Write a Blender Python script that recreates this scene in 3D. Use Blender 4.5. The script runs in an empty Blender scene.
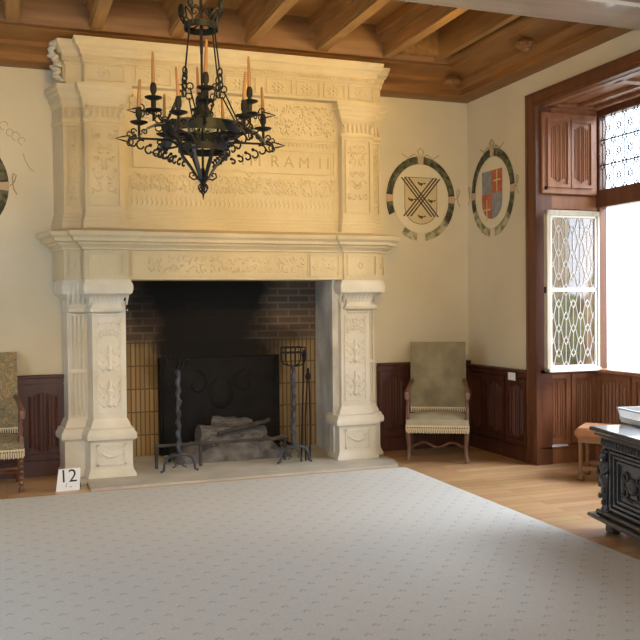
import bpy, math, random
from mathutils import Vector, Matrix
R = math.radians
PI = math.pi
S = bpy.context.scene
COL = S.collection

# ------------------------------------------------------------------ camera, world, lights, exposure
cd = bpy.data.cameras.new('camera'); cam = bpy.data.objects.new('camera', cd); COL.objects.link(cam)
cam.location = (0, 0, 1.55)
cd.sensor_width = 36; cd.lens = 36 * 867.8 / 640
yaw, pit, rol = R(19.976), R(-1.026), R(-0.5494)
cam.rotation_mode = 'QUATERNION'
cam.rotation_quaternion = (Matrix.Rotation(-yaw, 4, 'Z') @ Matrix.Rotation(PI/2 + pit, 4, 'X') @ Matrix.Rotation(rol, 4, 'Z')).to_quaternion()
cd.clip_end = 200
S.camera = cam

w = bpy.data.worlds.new('daylight'); S.world = w; w.use_nodes = True
w.node_tree.nodes['Background'].inputs[0].default_value = (0.80, 0.90, 1.0, 1)
w.node_tree.nodes['Background'].inputs[1].default_value = 5.0

def area(name, loc, target, sx, sy, power, color):
    l = bpy.data.lights.new(name, 'AREA'); l.shape = 'RECTANGLE'; l.size = sx; l.size_y = sy
    l.energy = power; l.color = color
    o = bpy.data.objects.new(name, l); COL.objects.link(o); o.location = loc
    o.rotation_euler = (Vector(target) - Vector(loc)).to_track_quat('-Z', 'Y').to_euler()
    return o
pt = area('daylight_bay_window', (5.62, 5.55, 2.2), (3.0, 5.55, 2.2), 2.95, 2.55, 1, (1, 1, 1)); pt.data.cycles.is_portal = True
area('daylight_bay_sky', (8.6, 4.2, 5.2), (4.6, 6.2, 0.6), 3.0, 3.0, 750, (0.90, 0.95, 1.0))
area('daylight_left_windows', (-2.45, 4.6, 1.75), (2.2, 6.6, 1.0), 2.4, 1.9, 70, (0.76, 0.88, 1.0))
area('added_rear_fill', (1.2, -1.8, 1.7), (1.2, 6, 0.9), 3.6, 2.0, 125, (0.80, 0.90, 1.0))  # added cool fill behind the camera; the rear wall has no window
wl = area('warm_centre_lamp', (1.5, 2.9, 3.2), (1.6, 8.0, 3.2), 0.5, 0.5, 40, (1.0, 0.60, 0.14)); wl.data.spread = R(112)
wl = area('added_raking_light', (3.9, 5.9, 3.5), (2.0, 8.0, 3.0), 0.25, 0.25, 14, (1.0, 0.66, 0.22)); wl.data.spread = R(120)  # added unseen light, raking the carving to bring out its relief

S.view_settings.view_transform = 'Standard'; S.view_settings.look = 'None'
S.view_settings.gamma = 1.0; S.view_settings.use_curve_mapping = False
S.view_settings.exposure = 0.06

# ------------------------------------------------------------------ materials
MATS = {}
def mat(name, c1, c2=None, rough=0.6, scale=4.0, stretch=(1, 1, 1), bump=0.0, bscale=None, metal=0.0, detail=4, contrast=(0.3, 0.7), spec=0.5, coat=0.0):
    if name in MATS: return MATS[name]
    m = bpy.data.materials.new(name); m.use_nodes = True; nt = m.node_tree; n = nt.nodes; L = nt.links
    b = n['Principled BSDF']; b.inputs['Roughness'].default_value = rough; b.inputs['Metallic'].default_value = metal
    b.inputs['Specular IOR Level'].default_value = spec; b.inputs['Coat Weight'].default_value = coat
    tc = n.new('ShaderNodeTexCoord'); mp = n.new('ShaderNodeMapping'); mp.inputs['Scale'].default_value = stretch
    L.new(tc.outputs['Object'], mp.inputs['Vector'])
    no = n.new('ShaderNodeTexNoise'); no.inputs['Scale'].default_value = scale; no.inputs['Detail'].default_value = detail
    L.new(mp.outputs[0], no.inputs['Vector'])
    cr = n.new('ShaderNodeValToRGB'); cr.color_ramp.elements[0].position = contrast[0]; cr.color_ramp.elements[1].position = contrast[1]
    cr.color_ramp.elements[0].color = (*c1, 1); cr.color_ramp.elements[1].color = (*(c2 or c1), 1)
    L.new(no.outputs['Fac'], cr.inputs[0]); L.new(cr.outputs[0], b.inputs['Base Color'])
    if bump:
        nb = n.new('ShaderNodeTexNoise'); nb.inputs['Scale'].default_value = bscale or scale * 5; nb.inputs['Detail'].default_value = 5
        L.new(mp.outputs[0], nb.inputs['Vector'])
        bp = n.new('ShaderNodeBump'); bp.inputs['Strength'].default_value = bump; bp.inputs['Distance'].default_value = 0.01
        L.new(nb.outputs['Fac'], bp.inputs['Height']); L.new(bp.outputs[0], b.inputs['Normal'])
    MATS[name] = m
    return m
def N(m, t, **kw):
    nd = m.node_tree.nodes.new(t)
    for k, v in kw.items():
        if k in nd.inputs.keys() if hasattr(nd.inputs, 'keys') else False: nd.inputs[k].default_value = v
        else: setattr(nd, k, v)
    return nd

stone = mat('limestone', (0.60, 0.50, 0.31), (0.72, 0.62, 0.42), 0.85, 2.2, bump=0.35, bscale=28)
stone_low = mat('daylit_limestone', (0.66, 0.61, 0.49), (0.80, 0.76, 0.66), 0.85, 3.0, bump=0.3, bscale=28)  # same stone, paler: daylight on the lower part put into the colour
stone_mark = mat('limestone_incised', (0.44, 0.34, 0.19), (0.54, 0.43, 0.26), 0.9, 5)
plaster = mat('cream_plaster', (0.62, 0.555, 0.41), (0.74, 0.685, 0.54), 0.9, 0.9, bump=0.12, bscale=9, contrast=(0.3, 0.75))
oak_c = mat('ceiling_oak', (0.36, 0.185, 0.06), (0.52, 0.29, 0.10), 0.5, 3.0, (1.2, 1.2, 6), bump=0.2)
oak_j = mat('joist_oak', (0.28, 0.14, 0.042), (0.43, 0.23, 0.075), 0.45, 4.0, (5, 0.5, 5), bump=0.15)
oak_d = mat('border_oak', (0.19, 0.085, 0.024), (0.31, 0.145, 0.042), 0.5, 3.0, (0.6, 0.6, 6), bump=0.15)
beam_m = mat('varnished_beam_with_sheen', (0.34, 0.27, 0.22), (0.42, 0.35, 0.30), 0.30, 3.0, (0.4, 5, 5), bump=0.06, coat=0.6, spec=0.8)  # greyish base colour carries the window sheen on the brown wood
wains = mat('dark_wainscot_wood', (0.055, 0.017, 0.009), (0.11, 0.034, 0.016), 0.42, 4, (4, 4, 0.5), bump=0.1)
mahog = mat('bounce_lit_mahogany', (0.23, 0.092, 0.042), (0.36, 0.16, 0.078), 0.40, 3, (4, 4, 0.5), bump=0.1)  # colour lightened to stand for daylight bouncing inside the bay
mahog_d = mat('dark_mahogany_wood', (0.095, 0.032, 0.014), (0.16, 0.058, 0.026), 0.40, 3, (4, 4, 0.5), bump=0.1)
iron = mat('wrought_iron', (0.006, 0.006, 0.007), (0.016, 0.016, 0.017), 0.55, 20, metal=0.0, bump=0.3, spec=0.2)
iron_g = mat('greenish_wrought_iron', (0.007, 0.009, 0.008), (0.018, 0.022, 0.019), 0.55, 20, metal=0.0, spec=0.2)
iron_b = mat('burnished_iron', (0.035, 0.038, 0.045), (0.09, 0.095, 0.11), 0.4, 14, metal=0.4, bump=0.2)
castiron = mat('sooty_cast_iron', (0.004, 0.004, 0.005), (0.013, 0.012, 0.013), 0.7, 6, bump=0.3, spec=0.25)
wax = mat('tan_candle_wax', (0.24, 0.125, 0.05), (0.31, 0.17, 0.075), 0.5, 12)
ash = mat('grey_ash', (0.09, 0.082, 0.078), (0.24, 0.225, 0.21), 0.95, 9, bump=0.8)
bark = mat('ash_dusted_bark', (0.075, 0.065, 0.06), (0.21, 0.195, 0.185), 0.9, 7, (1, 5, 5), bump=0.9)
charred = mat('charred_wood', (0.03, 0.026, 0.023), (0.09, 0.08, 0.07), 0.9, 10, bump=0.8)
hearth_m = mat('hearth_stone', (0.44, 0.41, 0.35), (0.60, 0.56, 0.48), 0.7, 3, bump=0.2)
jamb_m = mat('pale_jamb_plaster', (0.52, 0.51, 0.48), (0.80, 0.79, 0.76), 0.85, 2.6, (1, 1, 1), bump=0.3, detail=6, contrast=(0.36, 0.62))
velvet = mat('olive_beige_upholstery', (0.20, 0.165, 0.095), (0.30, 0.255, 0.15), 0.95, 7, bump=0.25, bscale=120)
seatf = mat('pale_seat_upholstery', (0.36, 0.31, 0.20), (0.46, 0.41, 0.29), 0.95, 7, bump=0.25, bscale=120)
fringe_m = mat('cream_fringe', (0.62, 0.52, 0.33), (0.70, 0.60, 0.40), 0.9, 30)
nail_m = mat('dark_brass_nails', (0.10, 0.06, 0.02), (0.16, 0.10, 0.04), 0.35, 30, metal=0.8)
walnut = mat('carved_walnut', (0.11, 0.045, 0.025), (0.20, 0.09, 0.05), 0.35, 8, bump=0.15)
white_c = mat('white_card', (0.80, 0.82, 0.84), (0.84, 0.86, 0.88), 0.7)
ink = mat('black_ink', (0.012, 0.012, 0.014), None, 0.6)
chest_m = mat('dark_chest_oak', (0.028, 0.026, 0.028), (0.075, 0.068, 0.07), 0.33, 6, (3, 3, 3), bump=0.15, coat=0.3)
leather = mat('tan_leather', (0.45, 0.20, 0.085), (0.55, 0.27, 0.13), 0.45, 9, bump=0.15)
stoolw = mat('stool_oak', (0.26, 0.14, 0.065), (0.36, 0.21, 0.10), 0.45, 8)
lead = mat('lit_lead_came', (0.72, 0.73, 0.73), (0.80, 0.80, 0.80), 0.45)  # lit look of the casement lead put into a paler colour
lead_d = mat('backlit_lead_came', (0.06, 0.06, 0.065), None, 0.5)  # same lead, darkened in colour to look backlit in the transom
casewood = mat('weathered_casement_wood', (0.42, 0.36, 0.27), (0.58, 0.52, 0.42), 0.6, 5, (5, 5, 0.6))
casewhite = mat('white_painted_bead', (0.78, 0.78, 0.76), None, 0.5)
acry = mat('frosted_white_plastic', (0.66, 0.69, 0.71), (0.70, 0.73, 0.75), 0.25)
beige = mat('beige_paper', (0.42, 0.36, 0.28), (0.5, 0.44, 0.35), 0.7)
sand = mat('garden_sandstone', (0.62, 0.47, 0.26), (0.76, 0.62, 0.40), 0.9, 1.5, bump=0.3)
leafm = mat('garden_foliage', (0.10, 0.20, 0.05), (0.25, 0.38, 0.12), 0.7, 3)
lawn = mat('garden_gravel', (0.55, 0.52, 0.42), (0.66, 0.62, 0.52), 0.9, 4)
# painted decoration
pt_dark = mat('wreath_dark_paint', (0.045, 0.045, 0.030), (0.17, 0.17, 0.085), 0.9, 13, contrast=(0.42, 0.62))
pt_faded = mat('wreath_faded_paint', (0.19, 0.20, 0.115), (0.52, 0.48, 0.30), 0.9, 14, contrast=(0.38, 0.6))
pt_ground = mat('roundel_pale_paint', (0.70, 0.64, 0.47), (0.75, 0.69, 0.52), 0.9, 2)
pt_pink = mat('ribbon_band_paint', (0.50, 0.36, 0.22), (0.58, 0.44, 0.30), 0.9, 8)
pt_gold = mat('shield_ochre_paint', (0.60, 0.50, 0.28), (0.66, 0.56, 0.34), 0.9, 6)
pt_black = mat('shield_black_paint', (0.045, 0.032, 0.022), (0.10, 0.08, 0.05), 0.9, 20)
pt_red = mat('shield_red_paint', (0.42, 0.10, 0.05), (0.52, 0.17, 0.09), 0.9, 12)
pt_blue = mat('shield_blue_paint', (0.19, 0.21, 0.25), (0.34, 0.35, 0.34), 0.9, 14)
pt_line = mat('sepia_line_paint', (0.33, 0.25, 0.12), (0.44, 0.35, 0.2), 0.9, 10)

def carpet_material():
    m = mat('cream_carpet', (0.59, 0.595, 0.575), (0.65, 0.655, 0.635), 0.95, 60, bump=0.35, bscale=220)
    nt = m.node_tree; L = nt.links; b = nt.nodes['Principled BSDF']; base = b.inputs['Base Color'].links[0].from_socket
    tc = nt.nodes.new('ShaderNodeTexCoord'); sx = nt.nodes.new('ShaderNodeSeparateXYZ'); L.new(tc.outputs['Object'], sx.inputs[0])
    def M(op, a, bb=None):
        k = nt.nodes.new('ShaderNodeMath'); k.operation = op
        for i, v in enumerate((a, bb)):
            if v is None: continue
            if isinstance(v, (int, float)): k.inputs[i].default_value = v
            else: L.new(v, k.inputs[i])
        return k.outputs[0]
    P, Q = 0.165, 0.20
    def motif(ox, oy):
        fx = M('SUBTRACT', M('FRACT', M('ADD', M('DIVIDE', sx.outputs[0], P), ox)), 0.5)
        fy = M('SUBTRACT', M('FRACT', M('ADD', M('DIVIDE', sx.outputs[1], Q), oy)), 0.5)
        fx = M('MULTIPLY', fx, P); fy = M('MULTIPLY', fy, Q)
        # little sprig: three dots
        out = None
        for dx, dy, r in ((0, 0.009, 0.0085), (-0.014, -0.004, 0.008), (0.014, -0.004, 0.008)):
            ax = M('SUBTRACT', fx, dx); ay = M('SUBTRACT', fy, dy)
            d = M('SQRT', M('ADD', M('MULTIPLY', ax, ax), M('MULTIPLY', ay, ay)))
            h = M('LESS_THAN', d, r)
            out = h if out is None else M('MAXIMUM', out, h)
        return out
    msk = M('MULTIPLY', M('MAXIMUM', motif(0.0, 0.0), motif(0.5, 0.5)), 0.55)
    mx = nt.nodes.new('ShaderNodeMix'); mx.data_type = 'RGBA'
    L.new(msk, mx.inputs[0]); L.new(base, mx.inputs[6]); mx.inputs[7].default_value = (0.40, 0.28, 0.22, 1)
    L.new(mx.outputs[2], b.inputs['Base Color'])
    return m
carpet_m = carpet_material()

def plank_material():
    m = bpy.data.materials.new('honey_plank_floor'); m.use_nodes = True; nt = m.node_tree; L = nt.links; b = nt.nodes['Principled BSDF']
    tc = nt.nodes.new('ShaderNodeTexCoord'); br = nt.nodes.new('ShaderNodeTexBrick')
    br.inputs['Scale'].default_value = 1.0; br.inputs['Brick Width'].default_value = 1.3; br.inputs['Row Height'].default_value = 0.115
    br.inputs['Mortar Size'].default_value = 0.0018; br.inputs['Color1'].default_value = (0.46, 0.27, 0.13, 1)
    br.inputs['Color2'].default_value = (0.60, 0.38, 0.20, 1); br.inputs['Mortar'].default_value = (0.16, 0.07, 0.03, 1)
    L.new(tc.outputs['Object'], br.inputs['Vector'])
    mp = nt.nodes.new('ShaderNodeMapping'); mp.inputs['Scale'].default_value = (1.5, 14, 1); L.new(tc.outputs['Object'], mp.inputs[0])
    no = nt.nodes.new('ShaderNodeTexNoise'); no.inputs['Scale'].default_value = 2.2; no.inputs['Detail'].default_value = 5; L.new(mp.outputs[0], no.inputs['Vector'])
    mx = nt.nodes.new('ShaderNodeMix'); mx.data_type = 'RGBA'; mx.blend_type = 'OVERLAY'; mx.inputs[0].default_value = 0.35
    L.new(br.outputs[0], mx.inputs[6]); L.new(no.outputs['Color'], mx.inputs[7]); L.new(mx.outputs[2], b.inputs['Base Color'])
    b.inputs['Roughness'].default_value = 0.33; b.inputs['Coat Weight'].default_value = 0.15
    return m
plank_m = plank_material()

def brick_material(name, c1, c2, mo, bw, rh, ms, soot_shade):
    """bricks on an XZ plane; soot = list of (cx, cz, rx, rz, amount) smoke stains plus painted-in firebox shade"""
    m = bpy.data.materials.new(name); m.use_nodes = True; nt = m.node_tree; L = nt.links; b = nt.nodes['Principled BSDF']
    tc = nt.nodes.new('ShaderNodeTexCoord'); sx = nt.nodes.new('ShaderNodeSeparateXYZ'); cx = nt.nodes.new('ShaderNodeCombineXYZ')
    L.new(tc.outputs['Object'], sx.inputs[0]); L.new(sx.outputs[0], cx.inputs[0]); L.new(sx.outputs[2], cx.inputs[1])
    br = nt.nodes.new('ShaderNodeTexBrick'); br.inputs['Scale'].default_value = 1; br.inputs['Brick Width'].default_value = bw
    br.inputs['Row Height'].default_value = rh; br.inputs['Mortar Size'].default_value = ms; br.offset = 0.5 if bw > rh else 0.0
    br.inputs['Color1'].default_value = (*c1, 1); br.inputs['Color2'].default_value = (*c2, 1); br.inputs['Mortar'].default_value = (*mo, 1)
    L.new(cx.outputs[0], br.inputs['Vector'])
    col = br.outputs[0]
    def M(op, a, bb=None):
        k = nt.nodes.new('ShaderNodeMath'); k.operation = op
        for i, v in enumerate((a, bb)):
            if v is None: continue
            if isinstance(v, (int, float)): k.inputs[i].default_value = v
            else: L.new(v, k.inputs[i])
        return k.outputs[0]
    no = nt.nodes.new('ShaderNodeTexNoise'); no.inputs['Scale'].default_value = 3.5; no.inputs['Detail'].default_value = 5
    L.new(tc.outputs['Object'], no.inputs['Vector'])
    for (x0, z0, rx, rz, am) in soot_shade:
        ax = M('DIVIDE', M('SUBTRACT', sx.outputs[0], x0), rx); az = M('DIVIDE', M('SUBTRACT', sx.outputs[2], z0), rz)
        d = M('SQRT', M('ADD', M('MULTIPLY', ax, ax), M('MULTIPLY', az, az)))
        d = M('ADD', d, M('MULTIPLY', M('SUBTRACT', no.outputs['Fac'], 0.5), 0.6))
        cr = nt.nodes.new('ShaderNodeMapRange'); cr.inputs[1].default_value = 0.8; cr.inputs[2].default_value = 1.15
        cr.inputs[3].default_value = am; cr.inputs[4].default_value = 0; L.new(d, cr.inputs[0])
        mx = nt.nodes.new('ShaderNodeMix'); mx.data_type = 'RGBA'; L.new(cr.outputs[0], mx.inputs[0]); L.new(col, mx.inputs[6])
        mx.inputs[7].default_value = (0.006, 0.006, 0.006, 1); col = mx.outputs[2]
    L.new(col, b.inputs['Base Color']); b.inputs['Roughness'].default_value = 0.9
    bp = nt.nodes.new('ShaderNodeBump'); bp.inputs['Strength'].default_value = 0.6; bp.inputs['Distance'].default_value = 0.01
    L.new(br.outputs['Fac'], bp.inputs['Height']); bp.invert = True; L.new(bp.outputs[0], b.inputs['Normal'])
    return m
SOOT_SHADE = [(2.0, 1.75, 0.72, 0.80, 0.97), (1.45, 1.75, 0.35, 0.5, 0.5), (2.2, 1.2, 0.9, 0.16, 0.6)]  # real smoke stains, enlarged to paint in shade inside the firebox
tile_b = brick_material('yellow_firebrick_tiles', (0.29, 0.195, 0.09), (0.43, 0.30, 0.15), (0.15, 0.10, 0.05), 0.046, 0.235, 0.007, SOOT_SHADE + [(2.1, 0.95, 0.68, 0.55, 0.95)])
brick_b = brick_material('smoked_shaded_upper_brick', (0.10, 0.068, 0.05), (0.16, 0.10, 0.07), (0.19, 0.155, 0.12), 0.24, 0.075, 0.010, SOOT_SHADE)

def glass_material(name, tint, refl):
    m = bpy.data.materials.new(name); m.use_nodes = True; nt = m.node_tree; L = nt.links; nt.nodes.clear()
    o = nt.nodes.new('ShaderNodeOutputMaterial'); t = nt.nodes.new('ShaderNodeBsdfTransparent'); g = nt.nodes.new('ShaderNodeBsdfGlossy')
    t.inputs[0].default_value = (*tint, 1); g.inputs['Roughness'].default_value = 0.04; g.inputs[0].default_value = (1, 1, 1, 1)
    mx = nt.nodes.new('ShaderNodeMixShader'); mx.inputs[0].default_value = refl
    L.new(t.outputs[0], mx.inputs[1]); L.new(g.outputs[0], mx.inputs[2]); L.new(mx.outputs[0], o.inputs[0])
    return m
glass_old = glass_material('old_leaded_glass', (0.80, 0.80, 0.84), 0.11)
glass_clear = glass_material('clear_leaded_glass', (0.93, 0.95, 0.97), 0.06)
bulb_glass = glass_material('bulb_glass', (0.80, 0.86, 0.80), 0.25)

def fabric_material():
    m = bpy.data.materials.new('verdure_tapestry_fabric'); m.use_nodes = True; nt = m.node_tree; L = nt.links; b = nt.nodes['Principled BSDF']
    tc = nt.nodes.new('ShaderNodeTexCoord'); no = nt.nodes.new('ShaderNodeTexNoise'); no.inputs['Scale'].default_value = 9; no.inputs['Distortion'].default_value = 2.5
    L.new(tc.outputs['Object'], no.inputs['Vector']); cr = nt.nodes.new('ShaderNodeValToRGB'); L.new(no.outputs['Fac'], cr.inputs[0])
    e = cr.color_ramp.elements; e[0].position = 0.28; e[0].color = (0.08, 0.075, 0.045, 1); e[1].position = 0.42; e[1].color = (0.25, 0.215, 0.125, 1)
    for p, c in ((0.50, (0.15, 0.125, 0.07, 1)), (0.58, (0.32, 0.26, 0.13, 1)), (0.66, (0.33, 0.13, 0.07, 1)), (0.72, (0.22, 0.21, 0.12, 1))):
        k = e.new(p); k.color = c
    L.new(cr.outputs[0], b.inputs['Base Color']); b.inputs['Roughness'].default_value = 0.95
    return m
tapestry = fabric_material()

# ------------------------------------------------------------------ mesh helpers
class MB:
    def __init__(s, M=None): s.v = []; s.f = []; s.M = M
    def add(s, vs, fs):
        o = len(s.v)
        if s.M is not None: vs = [tuple(s.M @ Vector(p)) for p in vs]
        s.v += [tuple(p) for p in vs]; s.f += [tuple(i + o for i in f) for f in fs]; return s
    def box(s, x0, x1, y0, y1, z0, z1, ch=0.0):
        if ch:
            # chamfered box along all horizontal/vertical edges
            c = min(ch, (x1-x0)/2.1, (y1-y0)/2.1, (z1-z0)/2.1)
            vs = []; idx = {}
            for a in (0, 1):
                for b in (0, 1):
                    for d in (0, 1):
                        X, Y, Z = (x0, x1)[a], (y0, y1)[b], (z0, z1)[d]; sx, sy, sz = (1, -1)[a]*c, (1, -1)[b]*c, (1, -1)[d]*c
                        for k, p in enumerate(((X, Y+sy, Z+sz), (X+sx, Y, Z+sz), (X+sx, Y+sy, Z))): idx[(a, b, d, k)] = len(vs); vs.append(p)
            fs = []
            I = lambda a, b, d, k: idx[(a, b, d, k)]
            for a in (0, 1): fs.append((I(a,0,0,0), I(a,0,1,0), I(a,1,1,0), I(a,1,0,0)))
            for b in (0, 1): fs.append((I(0,b,0,1), I(1,b,0,1), I(1,b,1,1), I(0,b,1,1)))
            for d in (0, 1): fs.append((I(0,0,d,2), I(0,1,d,2), I(1,1,d,2), I(1,0,d,2)))
            for a in (0, 1):
                for b in (0, 1): fs.append((I(a,b,0,0), I(a,b,1,0), I(a,b,1,1), I(a,b,0,1)))
            for a in (0, 1):
                for d in (0, 1): fs.append((I(a,0,d,0), I(a,1,d,0), I(a,1,d,2), I(a,0,d,2)))
            for b in (0, 1):
                for d in (0, 1): fs.append((I(0,b,d,1), I(1,b,d,1), I(1,b,d,2), I(0,b,d,2)))
            for a in (0, 1):
                for b in (0, 1):
                    for d in (0, 1): fs.append((I(a,b,d,0), I(a,b,d,1), I(a,b,d,2)))
            return s.add(vs, fs)
        return s.add([(x0,y0,z0),(x1,y0,z0),(x1,y1,z0),(x0,y1,z0),(x0,y0,z1),(x1,y0,z1),(x1,y1,z1),(x0,y1,z1)],
                     [(0,3,2,1),(4,5,6,7),(0,1,5,4),(1,2,6,5),(2,3,7,6),(3,0,4,7)])
    def prism(s, pts, z0, z1):
        n = len(pts)
        return s.add([(x, y, z0) for x, y in pts] + [(x, y, z1) for x, y in pts],
                     [tuple(range(n))[::-1], tuple(range(n, 2*n))] + [(i, (i+1) % n, (i+1) % n + n, i+n) for i in range(n)])
    def slab(s, pts, y0, y1):
        """outline in XZ given thickness in Y"""
        n = len(pts)
        return s.add([(x, y0, z) for x, z in pts] + [(x, y1, z) for x, z in pts],
                     [tuple(range(n)), tuple(range(n, 2*n))[::-1]] + [(i+n, (i+1) % n + n, (i+1) % n, i) for i in range(n)])
    def tube(s, pts, r, n=6, cap=True):
        pts = [Vector(p) for p in pts]; m = len(pts); rs = r if isinstance(r, (list, tuple)) else [r]*m
        t0 = (pts[1]-pts[0]).normalized(); ref = Vector((0, 0, 1)) if abs(t0.z) < 0.9 else Vector((1, 0, 0))
        u = t0.cross(ref).normalized(); vs = []
        for i, p in enumerate(pts):
            t = ((pts[min(i+1, m-1)] - pts[max(i-1, 0)])).normalized()
            u = (u - t*u.dot(t)); u = u.normalized() if u.length > 1e-6 else t.orthogonal().normalized(); w_ = t.cross(u)
            for k in range(n):
                a = 2*PI*k/n; vs.append(p + (u*math.cos(a) + w_*math.sin(a))*rs[i])
        fs = [(i*n+k, i*n+(k+1) % n, (i+1)*n+(k+1) % n, (i+1)*n+k) for i in range(m-1) for k in range(n)]
        if cap: fs += [tuple(range(n))[::-1], tuple(range((m-1)*n, m*n))]
        return s.add(vs, fs)
    def lathe(s, prof, c=(0, 0, 0), n=14, ax=None):
        """prof = [(r, z)]"""
        vs = []
        for r, z in prof:
            for k in range(n):
                a = 2*PI*k/n; vs.append((c[0]+r*math.cos(a), c[1]+r*math.sin(a), c[2]+z))
        m = len(prof); fs = [(i*n+k, i*n+(k+1) % n, (i+1)*n+(k+1) % n, (i+1)*n+k) for i in range(m-1) for k in range(n)]
        fs += [tuple(range(n))[::-1], tuple(range((m-1)*n, m*n))]
        return s.add(vs, fs)
    def ell(s, c, r, n=8, m=5, rot=None):
        vs = []; 
        for i in range(m+1):
            th = PI*i/m
            for k in range(n):
                a = 2*PI*k/n; p = Vector((r[0]*math.sin(th)*math.cos(a), r[1]*math.sin(th)*math.sin(a), r[2]*math.cos(th)))
                if rot is not None: p = rot @ p
                vs.append(Vector(c)+p)
        return s.add(vs, [(i*n+k, (i+1)*n+k, (i+1)*n+(k+1) % n, i*n+(k+1) % n) for i in range(m) for k in range(n)])
    def strap(s, pts, wdir, wd, th):
        """flat bar along pts, width wd along wdir, thickness th"""
        wv = Vector(wdir).normalized()*wd/2; pts = [Vector(p) for p in pts]; vs = []; m = len(pts)
        for i, p in enumerate(pts):
            t = (pts[min(i+1, m-1)]-pts[max(i-1, 0)]).normalized(); nn = t.cross(wv).normalized()*th/2
            vs += [p-wv-nn, p+wv-nn, p+wv+nn, p-wv+nn]
        fs = [(i*4+k, i*4+(k+1) % 4, (i+1)*4+(k+1) % 4, (i+1)*4+k) for i in range(m-1) for k in range(4)] + [(0, 3, 2, 1), tuple((m-1)*4+k for k in range(4))]
        return s.add(vs, fs)
    def sweep(s, plan, prof):
        """prof [(out, z)] swept along open plan [(x, y)], outward = right-hand side of travel"""
        pl = [Vector((x, y)) for x, y in plan]; m = len(pl); nr = []
        for i in range(m-1):
            d = (pl[i+1]-pl[i]).normalized(); nr.append(Vector((d.y, -d.x)))
        mit = []
        for i in range(m):
            if i == 0: mit.append(nr[0])
            elif i == m-1: mit.append(nr[-1])
            else: mit.append((nr[i-1]+nr[i])/(1+nr[i-1].dot(nr[i])))
        k = len(prof); vs = []
        for i in range(m):
            for o, z in prof: q = pl[i]+mit[i]*o; vs.append((q.x, q.y, z))
        fs = [(i*k+j, (i+1)*k+j, (i+1)*k+j+1, i*k+j+1) for i in range(m-1) for j in range(k-1)]
        fs += [tuple(range(k)), tuple((m-1)*k+j for j in range(k))[::-1]]
        return s.add(vs, fs)
    def build(s, name, m, parent=None, smooth=False, bev=0.0):
        me = bpy.data.meshes.new(name); me.from_pydata(s.v, [], s.f); me.update()
        import bmesh
        b = bmesh.new(); b.from_mesh(me); bmesh.ops.recalc_face_normals(b, faces=b.faces); b.to_mesh(me); b.free()
        if smooth:
            me.polygons.foreach_set('use_smooth', [True]*len(me.polygons))
            try: me.set_sharp_from_angle(angle=R(40))
            except Exception: pass
        me.materials.append(m)
        o = bpy.data.objects.new(name, me); COL.objects.link(o)
        if parent: o.parent = parent
        if bev:
            bm_ = o.modifiers.new('b', 'BEVEL'); bm_.width = bev; bm_.segments = 2; bm_.limit_method = 'ANGLE'
        return o
def thing(name, label, cat, loc=(0, 0, 0), rz=0, group=None):
    o = bpy.data.objects.new(name, None); COL.objects.link(o); o.location = loc; o.rotation_euler = (0, 0, rz)
    o.empty_display_size = 0.1
    return tag(o, label, cat, group)
def tag(o, label, cat, group=None):
    o['label'] = label; o['category'] = cat
    if group: o['group'] = group
    return o
def struct(o): o['kind'] = 'structure'; return o
def sempty(name, loc=(0, 0, 0)):
    o = bpy.data.objects.new(name, None); COL.objects.link(o); o.location = loc; return struct(o)
def copy_tree(o, parent=None):
    c = o.copy(); COL.objects.link(c); c.parent = parent
    for ch in list(o.children): copy_tree(ch, c)
    return c
def text_obj(name, body, size, M, m, parent, extrude=0.002, width=None):
    cu = bpy.data.curves.new(name, 'FONT'); cu.body = body; cu.size = size; cu.extrude = extrude; cu.align_x = 'CENTER'; cu.align_y = 'CENTER'
    t = bpy.data.objects.new(name + '_tmp', cu); COL.objects.link(t)
    dg = bpy.context.evaluated_depsgraph_get(); me = bpy.data.meshes.new_from_object(t.evaluated_get(dg))
    COL.objects.unlink(t); bpy.data.objects.remove(t)
    me.transform(M); me.materials.clear(); me.materials.append(m)
    o = bpy.data.objects.new(name, me); COL.objects.link(o); o.parent = parent
    return o
XZ = lambda x, y, z: Matrix.Translation((x, y, z)) @ Matrix.Rotation(PI/2, 4, 'X')     # text facing -Y

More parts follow.
